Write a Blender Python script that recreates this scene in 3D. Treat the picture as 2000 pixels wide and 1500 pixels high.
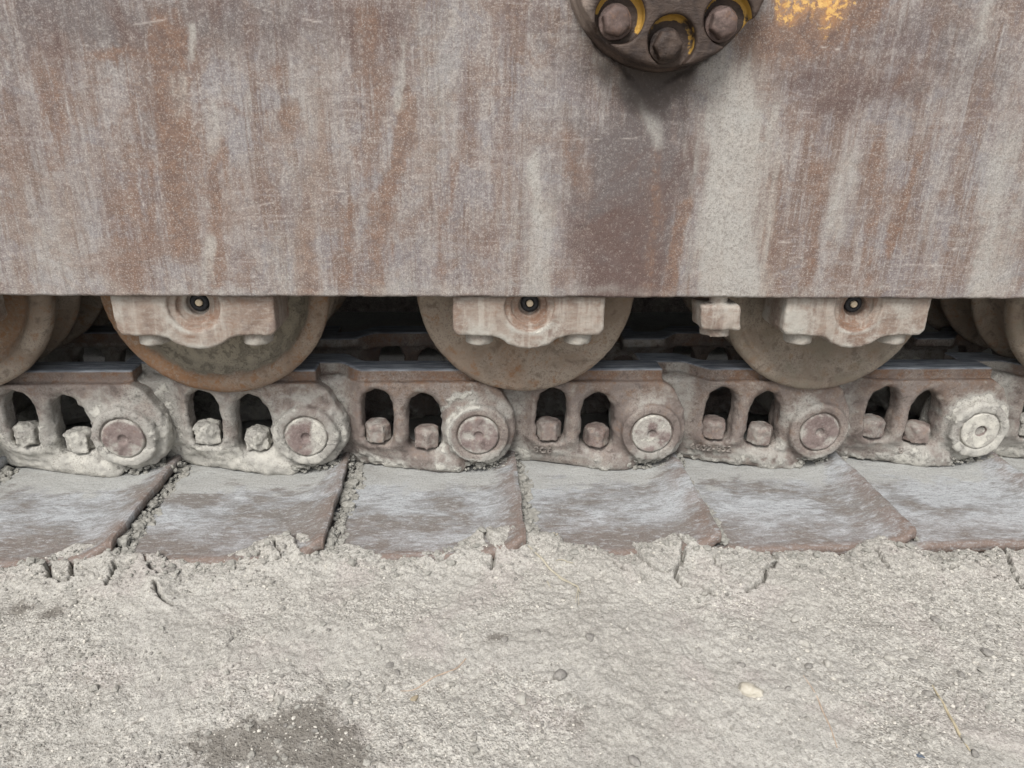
import bpy, math, random
import numpy as np

# ------------------------------------------------------------------ scene
scene = bpy.context.scene
for o in list(bpy.data.objects):
    bpy.data.objects.remove(o)
COL = scene.collection
rng = np.random.default_rng(7)
random.seed(7)

# ------------------------------------------------------------------ camera
from mathutils import Matrix, Vector
cam_d = bpy.data.cameras.new("camera")
cam_d.sensor_width = 36.0
cam_d.lens = 24.97
cam_d.clip_start = 0.02
cam_d.clip_end = 500.0
cam = bpy.data.objects.new("camera", cam_d)
COL.objects.link(cam)
FW = Vector((0.06270, 0.93172, -0.35772))
RT = Vector((0.99802, -0.06022, 0.01809))
UP = Vector((0.00469, 0.35814, 0.93366))
cam.matrix_world = Matrix(((RT.x, UP.x, -FW.x, 0.0), (RT.y, UP.y, -FW.y, 0.0), (RT.z, UP.z, -FW.z, 0.535), (0, 0, 0, 1)))
scene.camera = cam

# ------------------------------------------------------------------ light: bright overcast daylight
EXPOSURE = 0.68
SUN_EL, SUN_AZ = 52.0, 200.0        # azimuth measured clockwise from +Y (behind the camera, a little to its left)
world = bpy.data.worlds.new("World")
scene.world = world
world.use_nodes = True
wn = world.node_tree
bg = wn.nodes["Background"]
sky = wn.nodes.new("ShaderNodeTexSky")
sky.sky_type = 'NISHITA'
sky.sun_disc = False
sky.sun_elevation = math.radians(SUN_EL)
sky.sun_rotation = math.radians(SUN_AZ)
sky.air_density = 1.0
sky.dust_density = 3.0
hs = wn.nodes.new("ShaderNodeHueSaturation")     # cloud veil: much less blue than a clear sky
hs.inputs["Saturation"].default_value = 0.32
wn.links.new(sky.outputs[0], hs.inputs["Color"])
wn.links.new(hs.outputs[0], bg.inputs["Color"])
bg.inputs["Strength"].default_value = 0.125
sl = bpy.data.lights.new("sun", 'SUN')
sl.energy = 2.1
sl.angle = math.radians(22.0)
sl.color = (1.0, 0.985, 0.965)
sun = bpy.data.objects.new("sun", sl)
COL.objects.link(sun)
az, el = math.radians(SUN_AZ), math.radians(SUN_EL)
sdir = Vector((math.sin(az) * math.cos(el), math.cos(az) * math.cos(el), math.sin(el)))
sun.rotation_euler = sdir.to_track_quat('Z', 'Y').to_euler()
sun.location = sdir * 20
vs = scene.view_settings
vs.view_transform = 'Standard'
vs.look = 'None'
vs.gamma = 1.0
vs.use_curve_mapping = False
vs.exposure = EXPOSURE

# ------------------------------------------------------------------ numpy helpers
def _hash(ix, iy, iz, seed):
    h = (ix.astype(np.uint32) * np.uint32(374761393) + iy.astype(np.uint32) * np.uint32(668265263)
         + iz.astype(np.uint32) * np.uint32(2147483647) + np.uint32((seed * 974634777) & 0xffffffff))
    h = (h ^ (h >> np.uint32(13))) * np.uint32(1274126177)
    h = (h ^ (h >> np.uint32(16))) * np.uint32(2246822519)
    return ((h ^ (h >> np.uint32(15))) & np.uint32(0xffff)).astype(np.float32) / 32767.5 - 1.0

def vnoise(x, y, z, seed=0):
    fx, fy, fz = np.floor(x), np.floor(y), np.floor(z)
    ix, iy, iz = fx.astype(np.int64), fy.astype(np.int64), fz.astype(np.int64)
    u, v, w = x - fx, y - fy, z - fz
    u = u * u * u * (u * (u * 6 - 15) + 10); v = v * v * v * (v * (v * 6 - 15) + 10); w = w * w * w * (w * (w * 6 - 15) + 10)
    def c(a, b, d): return _hash(ix + a, iy + b, iz + d, seed)
    x00 = c(0,0,0) * (1-u) + c(1,0,0) * u; x10 = c(0,1,0) * (1-u) + c(1,1,0) * u
    x01 = c(0,0,1) * (1-u) + c(1,0,1) * u; x11 = c(0,1,1) * (1-u) + c(1,1,1) * u
    return ((x00 * (1-v) + x10 * v) * (1-w) + (x01 * (1-v) + x11 * v) * w).astype(np.float32)

def fbm(x, y, z=None, scale=1.0, oct=4, seed=0, gain=0.5):
    x = np.asarray(x, dtype=np.float64) * scale; y = np.asarray(y, dtype=np.float64) * scale
    z = np.zeros_like(x) + 0.37 if z is None else np.asarray(z, dtype=np.float64) * scale
    t = 0; a = 1.0; n = 0.0
    for i in range(oct):
        t = t + a * vnoise(x, y, z, seed + 17 * i); n += a; a *= gain
        x = x * 2.03 + 5.1; y = y * 2.03 + 1.7; z = z * 2.03 + 3.3
    return t / n * 1.6

def sstep(a, b, x):
    t = np.clip((x - a) / (b - a), 0, 1)
    return t * t * (3 - 2 * t)

def smin(a, b, k):
    h = np.clip(0.5 + 0.5 * (b - a) / k, 0, 1)
    return b + (a - b) * h - k * h * (1 - h)

def smax(a, b, k): return -smin(-a, -b, k)

def sd_poly(x, z, pts):
    n = len(pts)
    d = np.full(x.shape, 1e9); s = np.ones(x.shape)
    for i in range(n):
        ax, az_ = pts[i]; bx, bz = pts[i - 1]
        ex, ez = bx - ax, bz - az_
        wx, wz = x - ax, z - az_
        t = np.clip((wx * ex + wz * ez) / (ex * ex + ez * ez), 0, 1)
        d = np.minimum(d, (wx - ex * t) ** 2 + (wz - ez * t) ** 2)
        c1 = z >= az_; c2 = z < bz; c3 = ex * wz > ez * wx
        flip = (c1 & c2 & c3) | (~c1 & ~c2 & ~c3)
        s = np.where(flip, -s, s)
    return s * np.sqrt(d)

def sd_box(x, y, z, c, h, r=0.0):
    qx = np.abs(x - c[0]) - h[0] + r; qy = np.abs(y - c[1]) - h[1] + r; qz = np.abs(z - c[2]) - h[2] + r
    return np.sqrt(np.maximum(qx, 0) ** 2 + np.maximum(qy, 0) ** 2 + np.maximum(qz, 0) ** 2) + np.minimum(np.maximum(qx, np.maximum(qy, qz)), 0) - r

def sd_cyl_y(x, y, z, cx, cz, r, y0, y1, rd=0.0):
    a = np.sqrt((x - cx) ** 2 + (z - cz) ** 2) - r + rd
    b = np.abs(y - (y0 + y1) / 2) - (y1 - y0) / 2 + rd
    return np.minimum(np.maximum(a, b), 0) + np.sqrt(np.maximum(a, 0) ** 2 + np.maximum(b, 0) ** 2) - rd

def surface_nets(f, org, h):
    """naive surface nets: signed distance grid -> quad mesh"""
    s = f < 0
    m = np.zeros(tuple(n - 1 for n in f.shape), dtype=np.int8)
    for a in (0, 1):
        for b in (0, 1):
            for c in (0, 1):
                m += s[a:f.shape[0]-1+a, b:f.shape[1]-1+b, c:f.shape[2]-1+c]
    I, J, K = np.nonzero((m > 0) & (m < 8))
    idx = np.full(m.shape, -1, dtype=np.int64); idx[I, J, K] = np.arange(len(I))
    acc = np.zeros((len(I), 3)); cnt = np.zeros(len(I))
    corners = [(0,0,0),(1,0,0),(0,1,0),(1,1,0),(0,0,1),(1,0,1),(0,1,1),(1,1,1)]
    for a in range(8):
        for b in range(a + 1, 8):
            ca, cb = np.array(corners[a]), np.array(corners[b])
            if np.abs(ca - cb).sum() != 1: continue
            fa = f[I+ca[0], J+ca[1], K+ca[2]]; fb = f[I+cb[0], J+cb[1], K+cb[2]]
            ok = (fa < 0) != (fb < 0)
            t = np.where(ok, fa / np.where(ok, fa - fb, 1), 0)
            acc += ok[:, None] * (ca + (cb - ca) * t[:, None]); cnt += ok
    V = (acc / cnt[:, None] + np.stack([I, J, K], -1)) * h + np.asarray(org)
    Q = []
    for ax in range(3):
        u, v = (ax + 1) % 3, (ax + 2) % 3
        sl0 = [slice(None)] * 3; sl1 = [slice(None)] * 3
        sl0[ax] = slice(0, -1); sl1[ax] = slice(1, None)
        A, B = s[tuple(sl0)], s[tuple(sl1)]
        P = np.stack(np.nonzero(A != B), -1)
        P = P[(P[:, u] > 0) & (P[:, v] > 0) & (P[:, u] < f.shape[u]-1) & (P[:, v] < f.shape[v]-1)]
        eu = np.eye(3, dtype=int)[u]; ev = np.eye(3, dtype=int)[v]
        q = np.stack([idx[tuple((P - eu - ev).T)], idx[tuple((P - ev).T)], idx[tuple(P.T)], idx[tuple((P - eu).T)]], -1)
        ins = A[tuple(P.T)]
        q[~ins] = q[~ins][:, ::-1]
        Q.append(q)
    return V, np.concatenate(Q)

def vnormals(V, Q):
    e = np.cross(V[Q[:, 2]] - V[Q[:, 0]], V[Q[:, -1]] - V[Q[:, 1]])
    N = np.zeros_like(V)
    for c in range(3):
        for k in range(Q.shape[1]):
            N[:, c] += np.bincount(Q[:, k], weights=e[:, c], minlength=len(V))
    return N / (np.linalg.norm(N, axis=1, keepdims=True) + 1e-12)

def mesh_np(name, V, Q, mat=None, smooth=True, attr=None):
    """numpy vertices and equal-sized faces -> mesh; attr = dict of (n,4) point colours (wear and dirt masks)"""
    V = np.asarray(V, dtype=np.float32); Q = np.asarray(Q, dtype=np.int32)
    me = bpy.data.meshes.new(name)
    me.vertices.add(len(V)); me.vertices.foreach_set("co", V.ravel())
    k = Q.shape[1]
    me.loops.add(Q.size); me.loops.foreach_set("vertex_index", Q.ravel())
    me.polygons.add(len(Q)); me.polygons.foreach_set("loop_start", np.arange(0, Q.size, k, dtype=np.int32))
    me.polygons.foreach_set("use_smooth", np.full(len(Q), smooth))
    me.update(calc_edges=True)
    for an, dat in (attr or {}).items():
        a = me.color_attributes.new(an, 'FLOAT_COLOR', 'POINT')
        a.data.foreach_set("color", np.asarray(dat, dtype=np.float32).ravel())
    if mat: me.materials.append(mat)
    return me

def col4(n, r=0.0, g=0.0, b=0.0, a=1.0):
    c = np.zeros((n, 4), dtype=np.float32)
    c[:, 0] = r; c[:, 1] = g; c[:, 2] = b; c[:, 3] = a
    return c

def grid_faces(nu, nv):
    i = np.arange(nu * nv).reshape(nu, nv)
    return np.stack([i[:-1, :-1], i[1:, :-1], i[1:, 1:], i[:-1, 1:]], -1).reshape(-1, 4)

def lathe(profile, seg, axis='Y'):
    """(r, h) profile spun about the axis, closed at the ends where r = 0"""
    pr = np.array(profile, dtype=float); n = len(pr)
    th = np.linspace(0, 2 * np.pi, seg, endpoint=False)
    r = np.maximum(pr[:, 0], 1e-5)
    X = np.outer(np.cos(th), r); Z = np.outer(np.sin(th), r); Y = np.tile(pr[:, 1], (seg, 1))
    V = np.stack([X, Y, Z], -1) if axis == 'Y' else np.stack([X, Z, Y], -1)
    i = np.arange(seg * n).reshape(seg, n); j = np.roll(i, -1, axis=0)
    Q = np.stack([i[:, :-1], i[:, 1:], j[:, 1:], j[:, :-1]], -1).reshape(-1, 4)
    if axis != 'Y': Q = Q[:, ::-1]
    return V.reshape(-1, 3), Q

def dens(pr, step):
    """resample a profile so that it can carry relief"""
    out = []
    for a, b in zip(pr[:-1], pr[1:]):
        k = max(1, int(math.hypot(b[0]-a[0], b[1]-a[1]) / step))
        for t in range(k): out.append((a[0] + (b[0]-a[0]) * t / k, a[1] + (b[1]-a[1]) * t / k))
    out.append(pr[-1])
    return out

# ------------------------------------------------------------------ object helpers
def obj(name, me, parent=None, loc=(0, 0, 0), rot=(0, 0, 0), scale=(1, 1, 1), label=None):
    o = bpy.data.objects.new(name, me)
    COL.objects.link(o)
    o.location = loc; o.rotation_euler = rot; o.scale = scale
    if parent: o.parent = parent
    if label: o['label'] = label
    return o

def tag(o, label=None, cat=None, group=None, kind=None):
    if label: o['label'] = label
    if cat: o['category'] = cat
    if group: o['group'] = group
    if kind: o['kind'] = kind
    return o

# ------------------------------------------------------------------ material helpers
class NT:
    def __init__(self, name):
        self.m = bpy.data.materials.new(name); self.m.use_nodes = True
        self.t = self.m.node_tree; self.b = self.t.nodes["Principled BSDF"]
        self.b.inputs["Specular IOR Level"].default_value = 0.25
        self.tc = self.t.nodes.new("ShaderNodeTexCoord")
    def put(self, sock, v):
        if isinstance(v, bpy.types.NodeSocket): self.t.links.new(v, sock)
        elif isinstance(v, tuple) and len(v) == 3 and sock.type == 'RGBA': sock.default_value = (*v, 1)
        else: sock.default_value = v
    def coords(self, scale=(1, 1, 1), rnd=False, world=False):
        mp = self.t.nodes.new("ShaderNodeMapping"); mp.inputs["Scale"].default_value = scale
        if world:
            g = self.t.nodes.new("ShaderNodeNewGeometry"); src = g.outputs["Position"]
        else: src = self.tc.outputs["Object"]
        if rnd:
            oi = self.t.nodes.new("ShaderNodeObjectInfo")
            ad = self.t.nodes.new("ShaderNodeVectorMath"); ad.operation = 'ADD'
            self.t.links.new(src, ad.inputs[0])
            ml = self.t.nodes.new("ShaderNodeMath"); ml.operation = 'MULTIPLY'; ml.inputs[1].default_value = 37.0
            self.t.links.new(oi.outputs["Random"], ml.inputs[0])
            self.t.links.new(ml.outputs[0], ad.inputs[1]); src = ad.outputs[0]
        self.t.links.new(src, mp.inputs["Vector"])
        return mp.outputs[0]
    def noise(self, vec, scale, detail=4, rough=0.55, dist=0.0):
        n = self.t.nodes.new("ShaderNodeTexNoise")
        self.t.links.new(vec, n.inputs["Vector"])
        n.inputs["Scale"].default_value = scale; n.inputs["Detail"].default_value = detail
        n.inputs["Roughness"].default_value = rough; n.inputs["Distortion"].default_value = dist
        return n.outputs["Fac"]
    def voro(self, vec, scale, feature='F1', out="Distance"):
        n = self.t.nodes.new("ShaderNodeTexVoronoi"); n.feature = feature
        self.t.links.new(vec, n.inputs["Vector"]); n.inputs["Scale"].default_value = scale
        return n.outputs[out]
    def math(self, op, a, b=0.0, clamp=False):
        n = self.t.nodes.new("ShaderNodeMath"); n.operation = op; n.use_clamp = clamp
        self.put(n.inputs[0], a); self.put(n.inputs[1], b)
        return n.outputs[0]
    def step(self, v, lo, hi, a=0.0, b=1.0):
        n = self.t.nodes.new("ShaderNodeMapRange"); n.interpolation_type = 'SMOOTHSTEP'
        self.put(n.inputs[0], v); n.inputs[1].default_value = lo; n.inputs[2].default_value = hi
        n.inputs[3].default_value = a; n.inputs[4].default_value = b
        return n.outputs[0]
    def mix(self, fac, a, b, mode='MIX'):
        n = self.t.nodes.new("ShaderNodeMix"); n.data_type = 'RGBA'; n.blend_type = mode
        self.put(n.inputs[0], fac); self.put(n.inputs[6], a); self.put(n.inputs[7], b)
        return n.outputs[2]
    def attr(self, name):
        n = self.t.nodes.new("ShaderNodeAttribute"); n.attribute_name = name
        s = self.t.nodes.new("ShaderNodeSeparateColor")
        self.t.links.new(n.outputs["Color"], s.inputs[0])
        return s.outputs[0], s.outputs[1], s.outputs[2]
    def bump(self, h, dist, strength=1.0, prev=None):
        n = self.t.nodes.new("ShaderNodeBump"); n.inputs["Strength"].default_value = strength
        n.inputs["Distance"].default_value = dist
        self.t.links.new(h, n.inputs["Height"])
        if prev: self.t.links.new(prev, n.inputs["Normal"])
        return n.outputs[0]
    def done(self, color, rough=0.85, normal=None, metal=0.0, spec=None):
        self.put(self.b.inputs["Base Color"], color); self.put(self.b.inputs["Roughness"], rough)
        self.put(self.b.inputs["Metallic"], metal)
        if spec is not None: self.b.inputs["Specular IOR Level"].default_value = spec
        if normal: self.t.links.new(normal, self.b.inputs["Normal"])
        return self.m

# ------------------------------------------------------------------ materials
MUD = (0.36, 0.345, 0.30)
MUD_PALE = (0.47, 0.45, 0.40)

def grime(name, base, alt, rust, dark, mud=MUD, streak=None, mud_amt=0.5, speck=0.5, rnd=True, bumpd=0.0007, rustw=0.5, fine=380, spec=0.3, rough=0.8):
    """weathered steel: two base tones, rust bloom, dark pits; 'dirt' attribute: R soft dust film turning to pale crust, G rust, B bare polished steel"""
    n = NT(name)
    v = n.coords(rnd=rnd)
    R, Gc, B = n.attr("dirt")
    big = n.noise(v, 16, 5, 0.6, 0.4)
    mid = n.noise(v, 60, 5, 0.65, 0.3)
    fin = n.noise(v, fine, 3, 0.72)
    fin2 = n.noise(v, fine * 0.45, 4, 0.72)
    c = n.mix(n.step(big, 0.40, 0.60), base, alt)
    c = n.mix(n.step(mid, 0.46, 0.34, 0, 0.6), c, dark)
    rm = n.math('ADD', n.step(mid, 0.60 - 0.2 * rustw, 0.74 - 0.2 * rustw, 0, 0.8), Gc)
    rm = n.math('MULTIPLY', rm, n.step(fin2, 0.36, 0.56, 0.25, 0.9), True)
    c = n.mix(rm, c, rust)
    if streak:
        sv = n.coords(scale=(1, 1, 0.12), rnd=rnd)
        s = n.noise(sv, 75, 4, 0.6, 0.2)
        c = n.mix(n.step(s, 0.48, 0.64, 0, 0.55), c, streak)
        hv = n.coords(scale=(0.25, 1, 1), rnd=rnd)
        s2 = n.noise(hv, 260, 3, 0.65, 0.2)
        c = n.mix(n.step(s2, 0.51, 0.64, 0, 0.28), c, streak)
        c = n.mix(n.step(s2, 0.45, 0.34, 0, 0.25), c, rust)
    dust = n.math('ADD', R, n.math('ADD', n.math('MULTIPLY', n.math('SUBTRACT', mid, 0.5), 1.2), n.math('MULTIPLY', n.math('SUBTRACT', fin2, 0.5), 0.8)))
    film = n.step(dust, mud_amt - 0.42, mud_amt + 0.30, 0, 0.92)
    c = n.mix(film, c, mud)
    crust = n.step(dust, mud_amt + 0.36, mud_amt + 0.46)
    mc = n.mix(n.step(mid, 0.38, 0.62), (mud[0] * 1.08, mud[1] * 1.08, mud[2] * 1.08), (mud[0] * 1.38, mud[1] * 1.38, mud[2] * 1.36))
    c = n.mix(crust, c, mc)
    pt = n.step(big, 0.42, 0.58, 0.35, 1.0)
    c = n.mix(n.math('MULTIPLY', n.step(fin, 0.52, 0.64, 0, speck), pt), c, dark)
    c = n.mix(n.math('MULTIPLY', n.step(fin, 0.46, 0.35, 0, 0.5 * speck), pt), c, (mud[0] * 1.25, mud[1] * 1.22, mud[2] * 1.2))
    sl_ = n.noise(n.coords(scale=(0.12, 1, 1)), 240, 4, 0.6)
    st_ = n.mix(n.step(sl_, 0.4, 0.62), (0.125, 0.142, 0.165), (0.29, 0.315, 0.345))
    c = n.mix(n.math('MULTIPLY', B, n.step(mid, 0.25, 0.45, 0.7, 1.0)), c, st_)
    h = n.math('ADD', n.math('MULTIPLY', fin, 0.7), n.math('ADD', n.math('MULTIPLY', fin2, 0.9), n.math('MULTIPLY', crust, 0.8)))
    rg = n.math('SUBTRACT', rough + 0.05, n.math('MULTIPLY', B, 0.45))
    return n.done(c, rg, n.bump(h, bumpd, 0.9), spec=spec)

M = {}
M['link'] = grime("cast_link_steel", (0.158, 0.128, 0.112), (0.205, 0.172, 0.150), (0.160, 0.096, 0.062), (0.080, 0.064, 0.056), mud=(0.298, 0.286, 0.257), rustw=0.45, bumpd=0.0012, speck=0.55)
M['roller'] = grime("roller_steel", (0.215, 0.168, 0.128), (0.285, 0.238, 0.190), (0.215, 0.116, 0.060), (0.105, 0.080, 0.062), mud=(0.195, 0.172, 0.132), rustw=0.4, mud_amt=0.62, speck=0.55, bumpd=0.0010)
M['cap'] = grime("bearing_cap_steel", (0.235, 0.190, 0.155), (0.175, 0.128, 0.101), (0.170, 0.100, 0.066), (0.15, 0.115, 0.098), mud=(0.335, 0.318, 0.280), streak=(0.345, 0.315, 0.272), rustw=0.45, mud_amt=0.66, speck=0.42)
M['bolt'] = grime("bolt_steel", (0.195, 0.155, 0.135), (0.160, 0.122, 0.107), (0.205, 0.115, 0.07), (0.075, 0.058, 0.05), mud=(0.300, 0.288, 0.258), rustw=0.4, speck=0.4)
M['pin'] = grime("pin_steel", (0.185, 0.146, 0.132), (0.160, 0.120, 0.110), (0.18, 0.103, 0.073), (0.085, 0.064, 0.058), mud=(0.340, 0.325, 0.288), rustw=0.3, speck=0.4)
M['hub_bolt'] = grime("hub_bolt_steel", (0.085, 0.058, 0.049), (0.115, 0.080, 0.069), (0.120, 0.066, 0.040), (0.05, 0.036, 0.03), mud=(0.19, 0.15, 0.125), rustw=0.5, speck=0.5, rough=0.65)
M['frame'] = grime("frame_steel", (0.14, 0.12, 0.10), (0.11, 0.09, 0.08), (0.10, 0.065, 0.045), (0.05, 0.04, 0.035), rustw=0.4)

def mat_shoe():
    n = NT("shoe_steel")
    v = n.coords(rnd=True)
    R, Gc, B = n.attr("dirt")
    sv = n.coords(scale=(0.42, 1.1, 1), rnd=True)
    pv = n.coords(scale=(0.6, 1.0, 1), rnd=True)
    p = n.noise(pv, 13, 4, 0.55, 0.4)
    s1 = n.noise(sv, 60, 6, 0.70, 0.5)
    s2 = n.noise(sv, 190, 5, 0.72, 0.4)
    fin = n.noise(v, 400, 3, 0.75)
    mixv = n.math('ADD', n.math('ADD', n.math('MULTIPLY', p, 0.6), n.math('MULTIPLY', s1, 0.4)), n.math('MULTIPLY', n.math('SUBTRACT', B, 0.4), 0.075))
    c = n.mix(n.step(mixv, 0.43, 0.51), (0.160, 0.145, 0.129), (0.230, 0.230, 0.226))
    c = n.mix(n.step(mixv, 0.50, 0.58, 0, 0.85), c, (0.350, 0.362, 0.366))
    c = n.mix(n.step(s2, 0.52, 0.62, 0, 0.45), c, (0.14, 0.126, 0.122))
    c = n.mix(n.step(s2, 0.47, 0.38, 0, 0.45), c, (0.41, 0.415, 0.42))
    c = n.mix(n.math('MULTIPLY', Gc, n.step(s2, 0.35, 0.55, 0.35, 0.9)), c, (0.160, 0.118, 0.096))
    mm = n.math('ADD', R, n.math('MULTIPLY', n.math('SUBTRACT', s1, 0.5), 1.4))
    mm = n.step(mm, 0.30, 0.75, 0, 0.85)
    c = n.mix(mm, c, (0.325, 0.325, 0.305))
    c = n.mix(n.step(fin, 0.52, 0.64, 0, 0.40), c, (0.095, 0.085, 0.083))
    c = n.mix(n.step(fin, 0.45, 0.35, 0, 0.25), c, (0.43, 0.43, 0.43))
    h = n.math('ADD', n.math('MULTIPLY', fin, 0.6), n.math('MULTIPLY', s2, 1.6))
    return n.done(c, n.step(s1, 0.3, 0.7, 0.6, 0.8), n.bump(h, 0.0010, 0.9), spec=0.35)
M['shoe'] = mat_shoe()

def mat_plate():
    n = NT("side_plate_rust")
    v = n.coords()
    R, Gc, B = n.attr("stain")
    Y, D, W = n.attr("paint")
    big = n.noise(v, 6, 5, 0.6, 0.5)
    sv = n.coords(scale=(1, 1, 0.09))
    st = n.noise(sv, 42, 5, 0.62, 0.25)
    sv2 = n.coords(scale=(1, 1, 0.07))
    st2 = n.noise(sv2, 150, 5, 0.68, 0.15)
    hv = n.coords(scale=(0.18, 1, 1))
    hz = n.noise(hv, 90, 4, 0.65, 0.4)
    blot = n.noise(v, 70, 6, 0.68, 0.5)
    fin = n.noise(v, 300, 4, 0.75)
    fin2 = n.noise(v, 560, 2, 0.7)
    c = n.mix(n.step(big, 0.42, 0.58), (0.176, 0.136, 0.119), (0.216, 0.192, 0.179))
    c = n.mix(n.step(st, 0.50, 0.64, 0, 0.7), c, (0.285, 0.263, 0.245))
    c = n.mix(n.step(st, 0.48, 0.39, 0, 0.78), c, (0.145, 0.098, 0.078))
    c = n.mix(n.step(st2, 0.52, 0.66, 0, 0.55), c, (0.150, 0.100, 0.074))
    c = n.mix(n.step(st2, 0.45, 0.34, 0, 0.4), c, (0.305, 0.295, 0.285))
    bl = n.noise(v, 19, 4, 0.6, 0.5)
    c = n.mix(n.step(bl, 0.52, 0.60, 0, 0.60), c, (0.184, 0.174, 0.180))
    c = n.mix(n.step(bl, 0.46, 0.38, 0, 0.62), c, (0.165, 0.112, 0.087))
    bl2 = n.noise(n.coords(scale=(1, 1, 0.45)), 34, 5, 0.66, 0.6)
    c = n.mix(n.step(bl2, 0.53, 0.62, 0, 0.55), c, (0.132, 0.103, 0.100))
    c = n.mix(n.step(bl2, 0.46, 0.38, 0, 0.40), c, (0.255, 0.224, 0.202))
    st3 = n.noise(n.coords(scale=(1, 1, 0.03)), 330, 3, 0.6, 0.1)
    c = n.mix(n.math('MULTIPLY', n.step(st3, 0.55, 0.60, 0, 0.55), n.step(st, 0.56, 0.44)), c, (0.110, 0.072, 0.055))
    c = n.mix(n.math('MULTIPLY', n.step(st3, 0.45, 0.40, 0, 0.28), n.step(bl, 0.42, 0.55)), c, (0.325, 0.300, 0.275))
    hz2 = n.noise(n.coords(scale=(0.05, 1, 1)), 300, 3, 0.6, 0.1)
    c = n.mix(n.math('MULTIPLY', n.step(hz2, 0.57, 0.63, 0, 0.28), n.step(bl2, 0.42, 0.54)), c, (0.32, 0.29, 0.27))
    c = n.mix(n.step(hz, 0.55, 0.68, 0, 0.40), c, (0.300, 0.270, 0.245))
    c = n.mix(n.step(blot, 0.53, 0.64, 0, 0.50), c, (0.135, 0.118, 0.120))
    # stains with a shape of their own, broken up by streaks and grain
    brk = n.math('ADD', n.math('MULTIPLY', n.math('SUBTRACT', blot, 0.5), 1.6), n.math('ADD', n.math('MULTIPLY', n.math('SUBTRACT', fin, 0.5), 1.2), n.math('ADD', n.math('MULTIPLY', n.math('SUBTRACT', st2, 0.5), 2.0), n.math('MULTIPLY', n.math('SUBTRACT', st, 0.5), 1.4))))
    def cover(a, top):
        return n.step(n.math('ADD', a, n.math('MULTIPLY', brk, n.math('MINIMUM', a, 0.40))), 0.05, 0.72, 0, top)
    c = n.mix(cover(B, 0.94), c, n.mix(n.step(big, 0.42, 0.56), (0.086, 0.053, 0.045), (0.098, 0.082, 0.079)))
    rc = n.mix(n.step(blot, 0.40, 0.60), (0.115, 0.069, 0.051), (0.168, 0.098, 0.065))
    c = n.mix(cover(Gc, 0.85), c, rc)
    c = n.mix(cover(R, 0.72), c, (0.345, 0.334, 0.302))
    # pitting and grain everywhere
    c = n.mix(n.step(fin, 0.51, 0.61, 0, 0.42), c, (0.105, 0.080, 0.070))
    c = n.mix(n.step(fin, 0.46, 0.36, 0, 0.22), c, (0.43, 0.395, 0.35))
    c = n.mix(n.math('MULTIPLY', n.step(fin2, 0.53, 0.66, 0, 0.42), n.math('SUBTRACT', 1.0, n.math('MULTIPLY', B, 0.75))), c, (0.43, 0.395, 0.35))
    c = n.mix(n.step(fin2, 0.46, 0.35, 0, 0.42), c, (0.13, 0.10, 0.088))
    c = n.mix(W, c, (0.50, 0.455, 0.41))
    # grease and painted-in shade under the pivot cover
    c = n.mix(n.math('MULTIPLY', D, n.step(fin, 0.25, 0.5, 0.75, 1.0)), c, (0.06, 0.048, 0.042))
    # paint left on the plate
    yb = n.noise(v, 120, 5, 0.7, 0.3)
    ym = n.step(n.math('ADD', n.math('MULTIPLY', Y, 0.8), n.math('MULTIPLY', n.math('SUBTRACT', yb, 0.5), 3.0)), 0.42, 0.80, 0, 0.92)
    ym = n.math('MULTIPLY', ym, n.step(Y, 0.04, 0.25))
    c = n.mix(n.math('MULTIPLY', n.step(Y, 0.05, 0.5, 0, 0.8), n.step(blot, 0.36, 0.56, 1.0, 0.35)), c, (0.33, 0.175, 0.08))
    c = n.mix(ym, c, n.mix(n.step(yb, 0.45, 0.60), (0.50, 0.25, 0.075), (0.58, 0.36, 0.12)))
    h = n.math('ADD', n.math('MULTIPLY', fin, 1.0), n.math('ADD', n.math('MULTIPLY', fin2, 0.5), n.math('MULTIPLY', blot, 0.8)))
    return n.done(c, 0.78, n.bump(h, 0.0008, 0.8), spec=0.3)
M['plate'] = mat_plate()

def mat_boss():
    n = NT("greasy_cover_steel")
    v = n.coords()
    R, Gc, B = n.attr("dirt")
    sv = n.coords(scale=(0.25, 1, 1))
    s = n.noise(sv, 150, 5, 0.7, 0.8)
    b = n.noise(v, 40, 5, 0.6, 0.4)
    f = n.noise(v, 420, 3, 0.7)
    c = n.mix(n.step(b, 0.35, 0.65), (0.026, 0.018, 0.015), (0.060, 0.041, 0.031))
    c = n.mix(n.step(s, 0.52, 0.66, 0, 0.5), c, (0.078, 0.057, 0.045))
    dm = n.step(n.math('ADD', R, n.math('MULTIPLY', n.math('SUBTRACT', b, 0.5), 0.9)), 0.35, 0.75)
    c = n.mix(dm, c, (0.225, 0.180, 0.150))
    c = n.mix(n.step(f, 0.55, 0.7, 0, 0.4), c, (0.05, 0.038, 0.033))
    ym = n.step(n.math('ADD', Gc, n.math('MULTIPLY', n.math('SUBTRACT', b, 0.5), 1.2)), 0.5, 0.62)
    c = n.mix(ym, c, (0.40, 0.235, 0.05))
    h = n.math('ADD', f, n.math('MULTIPLY', s, 1.2))
    return n.done(c, n.step(dm, 0, 1, 0.58, 0.85), n.bump(h, 0.0010, 0.9), spec=0.25)
M['boss'] = mat_boss()

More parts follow.
